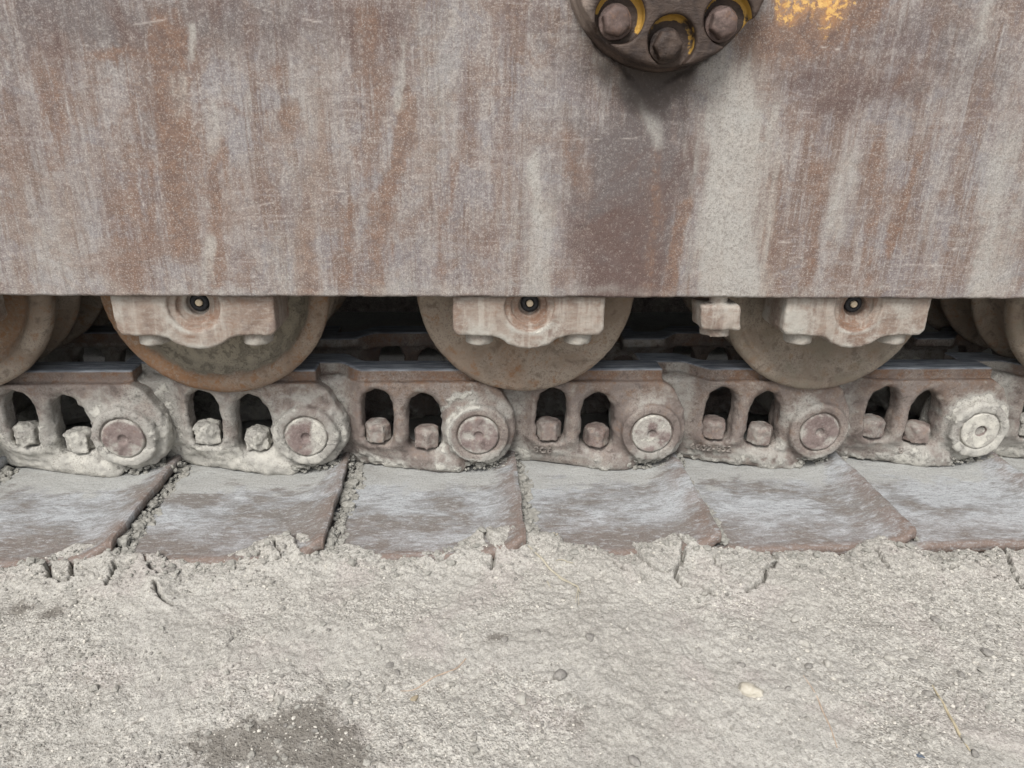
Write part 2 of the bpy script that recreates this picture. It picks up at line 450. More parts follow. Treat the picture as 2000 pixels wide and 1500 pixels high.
def mat_simple(name, a, b, scale=200, rough=0.8, bumpd=0.0004, rnd=True, spec=0.25):
    n = NT(name); v = n.coords(rnd=rnd)
    f = n.noise(v, scale, 5, 0.7); g = n.noise(v, scale * 4, 2, 0.7)
    c = n.mix(n.step(f, 0.35, 0.65), a, b)
    c = n.mix(n.step(g, 0.55, 0.75, 0, 0.5), c, tuple(x * 0.55 for x in a))
    return n.done(c, rough, n.bump(n.math('ADD', f, g), bumpd, 0.8), spec=spec)
M['rubber'] = mat_simple("black_rubber", (0.016, 0.016, 0.017), (0.03, 0.03, 0.032), 300, 0.55)
M['plug'] = mat_simple("pale_plug", (0.60, 0.50, 0.36), (0.66, 0.55, 0.40), 200, 0.5)
M['crumb'] = mat_simple("dry_mud", (0.215, 0.206, 0.182), (0.30, 0.290, 0.258), 160, 0.95, 0.0006)
M['stone_dark'] = mat_simple("grey_stone", (0.16, 0.15, 0.135), (0.27, 0.255, 0.23), 260, 0.85)
M['stone_mid'] = mat_simple("dusty_stone", (0.30, 0.285, 0.25), (0.40, 0.38, 0.34), 260, 0.9)
M['stone_pale'] = mat_simple("pale_grit", (0.42, 0.395, 0.345), (0.56, 0.53, 0.47), 260, 0.9)
M['clod'] = mat_simple("silt_clod", (0.245, 0.232, 0.205), (0.33, 0.315, 0.28), 200, 0.95, 0.0006)
M['stone_tan'] = mat_simple("tan_stone", (0.24, 0.20, 0.14), (0.32, 0.27, 0.19), 260, 0.85)
M['stone_white'] = mat_simple("white_stone", (0.37, 0.335, 0.27), (0.46, 0.43, 0.365), 160, 0.8)
M['chip'] = mat_simple("slate_chip", (0.07, 0.085, 0.11), (0.10, 0.12, 0.15), 300, 0.6)
M['straw'] = mat_simple("dry_straw", (0.33, 0.295, 0.225), (0.42, 0.385, 0.305), 150, 0.75)
M['twig'] = mat_simple("dry_twig", (0.30, 0.23, 0.17), (0.42, 0.34, 0.27), 150, 0.85)
M['stem'] = mat_simple("dry_stem", (0.33, 0.28, 0.19), (0.44, 0.38, 0.26), 120, 0.85)

def mat_ground():
    n = NT("dry_silt_ground")
    v = n.coords()
    R, Gc, B = n.attr("soil")          # R damp stain, G coarse sandy patch, B smooth silt
    big = n.noise(v, 5, 5, 0.6, 0.3)
    mid = n.noise(v, 38, 6, 0.65, 0.3)
    g1 = n.noise(v, 150, 5, 0.74)
    g2 = n.noise(v, 360, 3, 0.75)
    c = n.mix(n.step(big, 0.40, 0.60), (0.292, 0.278, 0.249), (0.336, 0.322, 0.291))
    c = n.mix(n.step(mid, 0.50, 0.64, 0, 0.55), c, (0.385, 0.368, 0.328))
    pk = n.noise(v, 11, 3, 0.5, 0.2)
    c = n.mix(n.step(pk, 0.52, 0.64, 0, 0.5), c, (0.322, 0.288, 0.266))
    gs = n.step(Gc, 0, 1, 0.35, 1.0)
    c = n.mix(n.math('MULTIPLY', n.step(g1, 0.51, 0.61, 0, 0.62), gs), c, (0.465, 0.442, 0.392))
    c = n.mix(n.math('MULTIPLY', n.step(g1, 0.47, 0.37, 0, 0.62), gs), c, (0.200, 0.178, 0.150))
    c = n.mix(n.math('MULTIPLY', n.step(g2, 0.51, 0.62, 0, 0.75), n.step(Gc, 0, 1, 0.5, 1.0)), c, (0.50, 0.475, 0.425))
    c = n.mix(n.step(g2, 0.47, 0.37, 0, 0.6), c, (0.175, 0.160, 0.14))
    dk = n.math('ADD', R, n.math('ADD', n.math('MULTIPLY', n.math('SUBTRACT', g1, 0.5), 1.3), n.math('MULTIPLY', n.math('SUBTRACT', mid, 0.5), 1.5)))
    c = n.mix(n.math('MULTIPLY', n.step(dk, 0.30, 0.62), 0.75), c, (0.115, 0.102, 0.086))
    vo = n.voro(v, 300)
    vo2 = n.voro(v, 640)
    h = n.math('ADD', n.math('MULTIPLY', g1, 0.7), n.math('ADD', n.math('MULTIPLY', n.step(vo, 0.6, 0.05), n.step(Gc, 0.0, 1.0, 0.2, 0.8)), n.math('ADD', n.math('MULTIPLY', g2, 0.5), n.math('MULTIPLY', n.step(vo2, 0.6, 0.05), 0.35))))
    nb = n.bump(h, 0.0012, 0.9)
    return n.done(c, 0.95, nb, spec=0.12)
M['ground'] = mat_ground()

# ------------------------------------------------------------------ the ground: one sheet to the horizon
EDGE = [(-0.9, 0.784), (-0.577, 0.78), (-0.543, 0.784), (-0.515, 0.788), (-0.497, 0.802), (-0.455, 0.801), (-0.43, 0.78), (-0.373, 0.776), (-0.31, 0.774), (-0.278, 0.795), (-0.256, 0.808), (-0.226, 0.808), (-0.194, 0.797), (-0.141, 0.791), (-0.101, 0.78), (-0.062, 0.781), (-0.03, 0.793), (0.011, 0.816), (0.032, 0.824), (0.059, 0.826), (0.087, 0.821), (0.119, 0.799), (0.158, 0.787), (0.191, 0.782), (0.218, 0.784), (0.278, 0.801), (0.309, 0.79), (0.34, 0.78), (0.392, 0.771), (0.459, 0.766), (0.485, 0.763), (0.526, 0.776), (0.554, 0.787), (0.579, 0.781), (0.598, 0.766), (0.646, 0.765), (0.697, 0.765), (0.738, 0.764), (0.9, 0.785), (1.2, 0.77)]
CRACKS = [[(-0.4095, 0.7865), (-0.3888, 0.7598), (-0.3737, 0.7448)], [(-0.373, 0.7307), (-0.3592, 0.7061), (-0.34, 0.6952)], [(-0.2328, 0.8176), (-0.2138, 0.7877), (-0.2067, 0.7751)], [(-0.2537, 0.8029), (-0.2331, 0.7684)], [(-0.5203, 0.7782), (-0.5024, 0.7453), (-0.478, 0.7404), (-0.4794, 0.7516), (-0.4929, 0.7762)], [(-0.4794, 0.7516), (-0.4716, 0.7442), (-0.4619, 0.7439)], [(-0.4367, 0.7689), (-0.4292, 0.7468), (-0.4302, 0.7357), (-0.4245, 0.7257)], [(0.0218, 0.8179), (0.0265, 0.7924), (0.0331, 0.7714), (0.028, 0.7528)], [(0.0635, 0.8354), (0.0699, 0.8163), (0.0708, 0.8004)], [(-0.0759, 0.7911), (-0.063, 0.7747), (-0.0446, 0.7718), (-0.0399, 0.7661), (-0.029, 0.7702), (-0.0128, 0.781)], [(0.1513, 0.7859), (0.1669, 0.7669), (0.1829, 0.7529), (0.2014, 0.7318)], [(0.2086, 0.7935), (0.219, 0.7697), (0.2274, 0.7459), (0.2381, 0.7337), (0.2542, 0.7353)], [(0.2767, 0.8022), (0.2839, 0.7838), (0.2743, 0.7554), (0.2586, 0.7373), (0.2604, 0.7182), (0.2637, 0.714), (0.2849, 0.7102), (0.2939, 0.6928)], [(0.3155, 0.7562), (0.315, 0.7407), (0.3249, 0.7349), (0.3352, 0.7378)], [(0.3933, 0.7696), (0.3985, 0.759), (0.3874, 0.7404), (0.3751, 0.7332), (0.3655, 0.7124), (0.3362, 0.6982)], [(0.4852, 0.7527), (0.4918, 0.7379), (0.4988, 0.7246)], [(0.5303, 0.7685), (0.5343, 0.7544), (0.5333, 0.731)], [(0.5893, 0.7446), (0.5965, 0.7332), (0.6056, 0.7252), (0.6217, 0.7279)], [(0.6399, 0.7406), (0.6518, 0.7368), (0.6584, 0.719), (0.6709, 0.7036)], [(0.7119, 0.7696), (0.6951, 0.7297), (0.6851, 0.7074), (0.6807, 0.6858)]]
STAINS = [q for q in [((-0.167, 0.505), 0.07, 0.056), ((0.104, 0.511), 0.034, 0.025), ((-0.511, 0.69), 0.034, 0.023), ((-0.467, 0.68), 0.023, 0.018), ((0.641, 0.676), 0.076, 0.04), ((0.031, 0.627), 0.022, 0.017)] if q[0][0] < 0.5] + [((-0.205, 0.494), 0.065, 0.044), ((-0.145, 0.523), 0.042, 0.050), ((-0.130, 0.482), 0.061, 0.051)]

def axis(lo, hi, step, out_lo, out_hi, grow=1.35):
    a = list(np.arange(lo, hi, step)); s = step; x = a[0]
    left = []
    while x > out_lo:
        s *= grow; x -= s; left.append(x)
    s = step; x = a[-1]; right = []
    while x < out_hi:
        s *= grow; x += s; right.append(x)
    return np.array(left[::-1] + a + right)

gx = axis(-0.66, 0.86, 0.00115, -150, 150)
gy = axis(0.385, 0.665, 0.0019, -150, 0.67)
gy = np.concatenate([gy[gy < 0.665], np.arange(0.665, 0.840, 0.0009), axis(0.840, 0.845, 0.0009, 0.839, 150)])
gy = np.unique(np.round(gy, 6))
GX, GY = np.meshgrid(gx, gy, indexing='ij')

def polyline_dist(X, Y, pts):
    d = np.full(X.shape, 1e9)
    for (ax, ay), (bx, by) in zip(pts[:-1], pts[1:]):
        ex, ey = bx - ax, by - ay
        t = np.clip(((X - ax) * ex + (Y - ay) * ey) / (ex * ex + ey * ey), 0, 1)
        d = np.minimum(d, np.hypot(X - ax - ex * t, Y - ay - ey * t))
    return d

def ground_height(X, Y):
    ye = np.interp(X, [e[0] for e in EDGE], [e[1] for e in EDGE])
    zed = np.clip((ye - 0.764) * 0.22, 0, 0.0135) + 0.001
    fx, fy = np.clip(X, -3, 3), np.clip(Y, -3, 3)
    ye = ye + 0.006 * fbm(fx, fy * 0, None, 38, 4, 3)
    near = np.exp(-((Y - 0.6) / 0.9) ** 2) * np.exp(-(X / 2.2) ** 2)
    z = -0.003 + near * (0.0045 * fbm(fx, fy, None, 7, 4, 11) + 0.0016 * fbm(fx, fy, None, 28, 3, 12))
    z = z + near * (0.0016 * fbm(fx, fy, None, 75, 3, 13) + 0.0009 * fbm(fx, fy, None, 220, 2, 14))
    ridge = sstep(ye - 0.085, ye - 0.004, Y)
    z = z + zed * ridge + ridge * (0.0016 * fbm(fx, fy, None, 45, 4, 21))
    # terraces of broken crust close to the shoes
    t = fbm(fx, fy, None, 30, 3, 31)
    z = z + 0.0020 * sstep(ye - 0.10, ye - 0.03, Y) * (sstep(0.06, 0.085, t) + sstep(-0.26, -0.235, t) * 0.8)
    # drying cracks
    wx = X + 0.0022 * fbm(fx, fy, None, 160, 2, 41); wy = Y + 0.0022 * fbm(fx, fy, None, 160, 2, 42)
    box = (X > -0.62) & (X < 0.82) & (Y > 0.66) & (Y < 0.86)
    xs, ys = wx[box], wy[box]
    cut = np.zeros(xs.shape); lift = np.zeros(xs.shape)
    for i, c in enumerate(CRACKS):
        d = polyline_dist(xs, ys, c)
        w = 0.0012 + 0.0010 * ((i * 7) % 5) / 4
        cut = np.maximum(cut, 0.020 * np.exp(-(d / w) ** 2))
        lift = np.maximum(lift, 0.0025 * np.exp(-(d / 0.012) ** 2))
    slab = np.zeros(xs.shape)
    for i, s in enumerate(SLABS):
        d = sd_poly(xs + 0.0012 * fbm(xs, ys, None, 220, 2, 46), ys + 0.0012 * fbm(xs, ys, None, 220, 2, 47), s)
        tilt = 0.6 + 0.5 * np.clip((ys - 0.70) / 0.1, -0.5, 1) * (1 if i % 2 else -0.3)
        slab = np.maximum(slab, 0.0042 * tilt * sstep(0.0009, -0.0009, d) - 0.004 * np.exp(-(d / 0.0022) ** 2) * (d > 0))
        slab = slab - 0.004 * np.exp(-((d - 0.0016) / 0.0012) ** 2)
    z[box] += lift - cut + slab
    z = np.where(Y > ye, np.minimum(z, z - (z + 0.013) * sstep(0, 0.0035, Y - ye)), z)
    return z

SLABS = [[(0.2756, 0.7991), (0.3216, 0.8051), (0.3569, 0.7856), (0.3918, 0.7667), (0.397, 0.7562), (0.3859, 0.7376), (0.3737, 0.7304), (0.3641, 0.7097), (0.3349, 0.6956), (0.2928, 0.6902), (0.2838, 0.7075), (0.2627, 0.7113), (0.2588, 0.727), (0.2733, 0.7525), (0.2829, 0.7809)], [(0.2078, 0.7905), (0.2745, 0.8128), (0.2756, 0.7991), (0.2822, 0.7809), (0.2689, 0.7417), (0.2539, 0.7303), (0.2266, 0.7431), (0.2182, 0.7668)], [(-0.5184, 0.7753), (-0.5044, 0.8025), (-0.4606, 0.8102), (-0.436, 0.7834), (-0.4351, 0.766), (-0.4276, 0.7439), (-0.4602, 0.7411), (-0.4742, 0.7396), (-0.5005, 0.7425)], [(0.0217, 0.8148), (0.0606, 0.8453), (0.0948, 0.8313), (0.1266, 0.8052), (0.1102, 0.7537), (0.0545, 0.7448), (0.033, 0.7685)], [(0.4833, 0.7498), (0.5466, 0.7978), (0.5821, 0.8029), (0.5955, 0.7598), (0.5948, 0.726), (0.5357, 0.7173), (0.5048, 0.7216)], [(-0.2786, 0.7949), (-0.2601, 0.8239), (-0.2239, 0.8264), (-0.1884, 0.7977), (-0.2043, 0.7645), (-0.24, 0.769)], [(0.6375, 0.7378), (0.7116, 0.7739), (0.7539, 0.7725), (0.6868, 0.6859), (0.6683, 0.701)]]
GZ = ground_height(GX, GY)
soil = col4(GX.size)
sx, sy = GX.ravel(), GY.ravel()
cx_, cy_ = np.clip(sx, -3, 3), np.clip(sy, -3, 3)
wob = fbm(cx_, cy_, None, 24, 4, 51)
for (c, rx, ry) in STAINS:
    e = np.hypot((sx - c[0]) / rx, (sy - c[1]) / ry) + 0.35 * wob
    soil[:, 0] = np.maximum(soil[:, 0], (0.72 if rx > 0.06 and ry > 0.05 else 0.62 if c[0] < -0.1 and c[1] < 0.6 else 0.56) * sstep(1.35, 0.15, e))
soil[:, 1] = sstep(-0.25, 0.35, fbm(cx_, cy_, None, 6, 4, 61)) * (1 - 0.75 * sstep(0.66, 0.74, sy))
me = mesh_np("ground", np.stack([GX, GY, GZ], -1).reshape(-1, 3), grid_faces(len(gx), len(gy)), M['ground'], True, {"soil": soil})
tag(obj("ground", me), "dry pale grey silt ground cracked along the track shoes", kind='structure')
GH = lambda x, y: float(GZ[np.argmin(np.abs(gx - x)), np.argmin(np.abs(gy - y))])

# ------------------------------------------------------------------ the crawler undercarriage
machine = bpy.data.objects.new("crawler_undercarriage", None)
COL.objects.link(machine)
tag(machine, "rusty crawler track and roller frame of a heavy machine on dry grey mud", "crawler track")
MY = 0.99                                                     # outer face of the links
PIN_X = [-1.03, -0.767, -0.5033, -0.2400, 0.0162, 0.2821, 0.5469, 0.8080, 1.071, 1.333]
PIN_Z = 0.078
SEAM_X = [-0.972, -0.709, -0.446, -0.184, 0.0745, 0.3325, 0.598, 0.859, 1.122, 1.384]

# ---- side plate
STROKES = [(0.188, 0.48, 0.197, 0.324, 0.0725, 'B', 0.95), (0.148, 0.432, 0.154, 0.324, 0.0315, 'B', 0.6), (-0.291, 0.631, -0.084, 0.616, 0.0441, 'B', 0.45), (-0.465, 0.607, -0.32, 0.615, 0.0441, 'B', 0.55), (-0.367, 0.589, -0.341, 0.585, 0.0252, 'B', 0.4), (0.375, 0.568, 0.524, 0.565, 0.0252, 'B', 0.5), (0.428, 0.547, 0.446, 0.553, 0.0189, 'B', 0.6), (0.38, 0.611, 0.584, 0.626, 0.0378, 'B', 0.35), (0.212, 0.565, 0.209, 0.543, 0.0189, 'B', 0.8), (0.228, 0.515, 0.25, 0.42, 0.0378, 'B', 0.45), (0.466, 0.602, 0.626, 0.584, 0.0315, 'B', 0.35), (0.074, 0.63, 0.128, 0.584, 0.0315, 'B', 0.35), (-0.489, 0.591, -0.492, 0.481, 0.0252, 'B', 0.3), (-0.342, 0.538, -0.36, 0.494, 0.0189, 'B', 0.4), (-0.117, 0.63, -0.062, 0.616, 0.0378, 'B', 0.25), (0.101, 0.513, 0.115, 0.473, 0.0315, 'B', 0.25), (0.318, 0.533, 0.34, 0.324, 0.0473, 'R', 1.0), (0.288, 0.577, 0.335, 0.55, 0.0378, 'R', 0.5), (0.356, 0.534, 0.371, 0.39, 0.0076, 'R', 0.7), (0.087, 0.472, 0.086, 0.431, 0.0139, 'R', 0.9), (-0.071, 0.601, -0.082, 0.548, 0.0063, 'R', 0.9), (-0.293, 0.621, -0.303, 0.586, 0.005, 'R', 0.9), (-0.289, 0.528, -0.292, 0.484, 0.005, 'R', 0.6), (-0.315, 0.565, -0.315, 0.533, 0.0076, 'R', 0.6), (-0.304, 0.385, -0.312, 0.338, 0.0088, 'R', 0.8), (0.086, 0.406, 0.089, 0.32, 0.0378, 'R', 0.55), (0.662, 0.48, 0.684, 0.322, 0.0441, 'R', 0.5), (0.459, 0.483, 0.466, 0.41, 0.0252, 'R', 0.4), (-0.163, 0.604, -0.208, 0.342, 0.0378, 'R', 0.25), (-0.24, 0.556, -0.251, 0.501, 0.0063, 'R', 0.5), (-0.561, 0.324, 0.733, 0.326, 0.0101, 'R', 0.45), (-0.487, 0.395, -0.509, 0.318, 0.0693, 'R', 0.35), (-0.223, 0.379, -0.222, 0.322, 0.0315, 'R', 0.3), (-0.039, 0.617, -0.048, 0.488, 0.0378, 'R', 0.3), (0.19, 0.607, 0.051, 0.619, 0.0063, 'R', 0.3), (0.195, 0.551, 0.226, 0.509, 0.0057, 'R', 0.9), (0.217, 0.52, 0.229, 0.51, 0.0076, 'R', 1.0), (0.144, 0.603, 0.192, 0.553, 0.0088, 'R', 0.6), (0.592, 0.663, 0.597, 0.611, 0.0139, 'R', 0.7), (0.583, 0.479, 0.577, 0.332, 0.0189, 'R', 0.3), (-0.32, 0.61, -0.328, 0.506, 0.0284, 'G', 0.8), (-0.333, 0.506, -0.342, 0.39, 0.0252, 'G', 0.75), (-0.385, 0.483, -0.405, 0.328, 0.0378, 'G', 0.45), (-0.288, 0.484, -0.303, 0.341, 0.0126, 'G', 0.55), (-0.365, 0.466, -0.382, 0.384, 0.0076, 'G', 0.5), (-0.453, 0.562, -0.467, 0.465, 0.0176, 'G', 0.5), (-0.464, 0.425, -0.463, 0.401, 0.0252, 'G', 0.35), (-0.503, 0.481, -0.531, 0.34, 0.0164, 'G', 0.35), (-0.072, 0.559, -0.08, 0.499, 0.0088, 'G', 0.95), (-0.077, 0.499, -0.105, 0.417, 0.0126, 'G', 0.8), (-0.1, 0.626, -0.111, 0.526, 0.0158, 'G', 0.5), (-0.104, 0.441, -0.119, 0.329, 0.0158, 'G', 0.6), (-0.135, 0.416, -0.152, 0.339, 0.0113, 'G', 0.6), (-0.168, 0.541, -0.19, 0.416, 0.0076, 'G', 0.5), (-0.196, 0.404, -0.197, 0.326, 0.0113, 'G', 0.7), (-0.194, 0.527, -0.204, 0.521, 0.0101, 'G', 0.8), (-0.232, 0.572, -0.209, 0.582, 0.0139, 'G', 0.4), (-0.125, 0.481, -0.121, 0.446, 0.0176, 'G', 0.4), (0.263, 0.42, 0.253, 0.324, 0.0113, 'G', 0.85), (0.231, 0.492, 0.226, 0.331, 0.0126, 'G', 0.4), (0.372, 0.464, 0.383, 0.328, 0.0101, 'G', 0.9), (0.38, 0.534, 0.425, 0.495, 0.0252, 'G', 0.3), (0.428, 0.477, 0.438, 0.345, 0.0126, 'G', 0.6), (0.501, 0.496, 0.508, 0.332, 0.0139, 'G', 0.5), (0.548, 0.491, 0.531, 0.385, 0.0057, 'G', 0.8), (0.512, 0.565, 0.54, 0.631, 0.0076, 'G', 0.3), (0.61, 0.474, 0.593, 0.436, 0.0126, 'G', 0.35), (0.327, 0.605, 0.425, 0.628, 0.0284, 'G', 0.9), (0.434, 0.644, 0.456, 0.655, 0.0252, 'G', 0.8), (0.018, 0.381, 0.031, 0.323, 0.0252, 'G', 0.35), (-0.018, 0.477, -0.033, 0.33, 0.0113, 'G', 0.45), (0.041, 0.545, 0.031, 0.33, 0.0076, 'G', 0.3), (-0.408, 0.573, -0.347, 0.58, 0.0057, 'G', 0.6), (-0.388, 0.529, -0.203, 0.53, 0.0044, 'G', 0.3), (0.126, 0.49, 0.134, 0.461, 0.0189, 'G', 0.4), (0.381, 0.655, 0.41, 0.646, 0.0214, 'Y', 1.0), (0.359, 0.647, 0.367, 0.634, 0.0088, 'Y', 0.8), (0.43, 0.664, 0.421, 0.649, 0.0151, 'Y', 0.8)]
px_ = axis(-0.60, 0.79, 0.0014, -1.55, 1.75, 1.5)
pz_ = axis(0.322, 0.69, 0.0014, 0.3215, 0.95, 1.5)
pz_ = np.unique(np.round(np.concatenate([[0.3160, 0.3163, 0.317, 0.318, 0.319, 0.3205], pz_[pz_ >= 0.3205]]), 6))
PX, PZ = np.meshgrid(px_, pz_, indexing='ij')
x, z = PX.ravel(), PZ.ravel()
RECESS = [(0.142, 0.612), (0.150, 0.600), (0.172, 0.588), (0.190, 0.570), (0.2085, 0.548), (0.232, 0.566), (0.262, 0.585), (0.292, 0.612)]
rd = sd_poly(x + 0.002 * fbm(x, z, None, 90, 3, 71), z + 0.002 * fbm(x, z, None, 90, 3, 72), RECESS)
rec = sstep(0.004, -0.006, rd) * sstep(0.545, 0.585, z)
y = 0.875 + 0.008 * rec
y = y + 0.0010 * fbm(x, z, None, 9, 3, 73) + 0.00035 * fbm(x, z, None, 110, 3, 74)
y = y + 0.004 * np.clip((0.319 - z) / 0.003, 0, 1) ** 2          # worn lower arris
zz = z + np.where(z < 0.320, 0.0013 * fbm(x, z * 0, None, 45, 5, 75, 0.65), 0)
stain = col4(len(x)); paint = col4(len(x))
w1x = x + 0.014 * fbm(x, z * 0.30, None, 26, 5, 81, 0.65); w1z = z + 0.014 * fbm(x, z, None, 18, 3, 82)
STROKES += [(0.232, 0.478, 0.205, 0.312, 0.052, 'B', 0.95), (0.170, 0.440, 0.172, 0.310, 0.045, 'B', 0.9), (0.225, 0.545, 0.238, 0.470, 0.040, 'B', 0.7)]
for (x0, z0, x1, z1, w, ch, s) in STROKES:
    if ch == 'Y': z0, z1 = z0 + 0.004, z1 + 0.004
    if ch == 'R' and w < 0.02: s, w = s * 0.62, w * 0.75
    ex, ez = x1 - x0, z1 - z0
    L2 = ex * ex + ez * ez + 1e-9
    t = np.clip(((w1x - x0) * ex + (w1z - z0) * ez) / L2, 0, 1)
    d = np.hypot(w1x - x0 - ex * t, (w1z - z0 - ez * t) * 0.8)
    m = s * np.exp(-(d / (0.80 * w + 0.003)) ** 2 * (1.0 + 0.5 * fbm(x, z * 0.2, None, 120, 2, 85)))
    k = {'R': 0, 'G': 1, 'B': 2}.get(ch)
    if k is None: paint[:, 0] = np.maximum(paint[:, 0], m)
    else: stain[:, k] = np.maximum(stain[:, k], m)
gd = np.hypot((x - 0.214) / 0.068, (z - 0.580) / 0.050) + 0.3 * fbm(x, z, None, 40, 3, 83)
paint[:, 1] = np.maximum(0.95 * sstep(1.15, 0.40, gd), 0.85 * rec)  # grease patch joined with shade painted into the recess
# scratches
for i in range(34):
    x0, z0 = rng.uniform(-0.56, 0.72), rng.uniform(0.36, 0.67)
    ln = rng.uniform(0.01, 0.11) * (1 if i % 3 else 0.4); an = rng.normal(0.05, 0.18) if i % 3 else rng.uniform(-1.2, 1.2)
    x1, z1 = x0 + ln * math.cos(an), z0 + ln * math.sin(an)
    sel = (x > min(x0, x1) - .004) & (x < max(x0, x1) + .004) & (z > min(z0, z1) - .004) & (z < max(z0, z1) + .004)
    if not sel.any(): continue
    d = polyline_dist(x[sel], z[sel] + 0.0006 * fbm(x[sel], z[sel], None, 200, 2, 90 + i), [(x0, z0), (x1, z1)])
    m = np.exp(-(d / 0.0009) ** 2) * rng.uniform(0.15, 0.6) * sstep(-0.35, 0.2, fbm(x[sel], z[sel], None, 60, 2, 140 + i))
    paint[sel, 2] = np.maximum(paint[sel, 2], m)
V = np.stack([x, y, zz], -1)
nx_, nz_ = len(px_), len(pz_)
F = grid_faces(nx_, nz_)
# turn the rim back 30 mm so that the plate has thickness
gi = np.arange(nx_ * nz_).reshape(nx_, nz_)
rim = np.concatenate([gi[:, 0], gi[-1, 1:], gi[-2::-1, -1], gi[0, -2:0:-1]])
bv = V[rim].copy(); bv[:, 1] = 0.905
b0 = len(V); nr = len(rim); j = np.arange(nr); jn = (j + 1) % nr
F = np.concatenate([F, np.stack([rim[jn], rim[j], b0 + j, b0 + jn], -1)])
V = np.concatenate([V, bv])
stain = np.concatenate([stain, stain[rim]]); paint = np.concatenate([paint, paint[rim]])
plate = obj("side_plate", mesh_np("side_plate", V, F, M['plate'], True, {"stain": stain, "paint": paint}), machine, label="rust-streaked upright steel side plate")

def box_mesh(name, lo, hi, mat, n=1):
    g = [np.array([lo[0], hi[0]]), np.array([lo[1], hi[1]]), np.array([lo[2], hi[2]])]
    V = [(g[0][a], g[1][b], g[2][c]) for a in (0, 1) for b in (0, 1) for c in (0, 1)]
    Q = [(0, 1, 3, 2), (4, 6, 7, 5), (0, 4, 5, 1), (2, 3, 7, 6), (0, 2, 6, 4), (1, 5, 7, 3)]
    return mesh_np(name, V, Q, mat, False, {"dirt": col4(8, 0.2)})
obj("frame_box", box_mesh("frame_box", (-1.54, 0.906, 0.3185), (1.74, 1.345, 0.947), M['frame']), machine)
obj("inner_plate", box_mesh("inner_plate", (-1.54, 1.347, 0.27), (1.74, 1.375, 0.947), M['frame']), machine)
obj("added_light_block", box_mesh("added_light_block", (-1.7, 1.60, 0.10), (1.9, 2.6, 0.90), M['frame']), machine)  # box added to keep light from behind out of the track

# ---- pivot cover with its bolts (upper right)
def grid3(lo, hi, h):
    a = [np.arange(lo[i], hi[i] + h, h) for i in range(3)]
    return np.meshgrid(*a, indexing='ij')
h = 0.0018
CXB, CZB = 0.217, 0.691
Xg, Yg, Zg = grid3((0.085, 0.820, 0.565), (0.349, 0.889, 0.742), h)
r = np.hypot(Xg - CXB, Zg - CZB)
f = sd_cyl_y(Xg, Yg, Zg, CXB, CZB, 0.1075, 0.829, 0.95, 0.004)
f = smin(f, sd_cyl_y(Xg, Yg, Zg, CXB, CZB, 0.1100, 0.860, 0.95, 0.003), 0.006)
BOLTS = [(0.1595, 0.627), (0.2167, 0.605), (0.2755, 0.6276), (0.298, 0.685), (0.136, 0.685)]
for bx, bz in BOLTS:
    f = smax(f, -sd_cyl_y(Xg, Yg, Zg, bx + 0.004, bz + 0.004, 0.0265, 0.78, 0.846, 0.003), 0.003)
bc = (BOLTS[1][0], BOLTS[1][1])
f = f + 0.0006 * fbm(Xg, Yg, Zg, 60, 3, 201).reshape(f.shape)
V, Q = surface_nets(f, (0.085, 0.820, 0.565), h)
dirt = col4(len(V))
vx, vy, vz = V.T
dirt[:, 0] = 0.7 * sstep(0.632, 0.662, vz + 0.012 * fbm(vx, vz, None, 40, 3, 5)) * sstep(0.853, 0.835, vy) * (1 - sstep(0.045, 0.02, np.abs(vx - 0.217)) * 0.2)
dirt[:, 0] = np.maximum(dirt[:, 0], 0.8 * sstep(0.152, 0.12, vx) * sstep(0.60, 0.63, vz))
for bi, (bx, bz) in enumerate(BOLTS):
    rr = np.hypot(vx - bx - 0.004, vz - bz - 0.004)
    dirt[:, 1] = np.maximum(dirt[:, 1], (0.66 if bi != 1 else 0.50) * sstep(0.0285, 0.0265, rr) * sstep(0.0195, 0.0225, rr) * sstep(0.831, 0.834, vy) * sstep(-0.012, 0.006, (vz - bz) + 0.4 * (vx - bx)))
cover = obj("pivot_cover", mesh_np("pivot_cover", V, Q, M['boss'], True, {"dirt": dirt}), machine, label="dark greasy round pivot cover held by bolts")

def hex_bolt(name, mat, r, hh, seed, dirtv, dome=0.0, washer=True, axis='Y', vox=0.0013, wob=0.0008):
    m_ = r * 1.5
    X_, Y_, Z_ = grid3((-m_, -0.004, -m_), (m_, hh + 0.008, m_), vox)
    a = np.arctan2(Z_, X_) + 0.3 + seed
    rad = np.hypot(X_, Z_)
    k = np.pi / 3
    hexd = rad * np.cos((a % k) - k / 2) - r * 0.9
    f = smax(hexd, np.abs(Y_ - hh / 2) - hh / 2 - 0.0, 0.0018)
    f = smax(f, rad * 0.70 + Y_ * 1.0 - (r * 0.70 + hh * 0.86), 0.003)
    if washer: f = smin(f, np.maximum(rad - r * 1.20, np.abs(Y_ - 0.003) - 0.0035), 0.0015)
    f = f + wob * fbm(X_, Y_, Z_, 130, 3, 300 + int(seed * 10)).reshape(f.shape)
    V, Q = surface_nets(f, (-m_, -0.004, -m_), vox)
    if axis == 'Y':       # head towards the viewer
        V = V * np.array([1, -1, 1]); Q = Q[:, ::-1]
    else:                 # head upwards
        V = V[:, [0, 2, 1]]; Q = Q[:, ::-1]
    d = col4(len(V), dirtv)
    d[:, 0] += 0.25 * fbm(V[:, 0], V[:, 1], V[:, 2], 90, 3, 310 + int(seed * 10))
    return mesh_np(name, V, Q, mat, True, {"dirt": d})
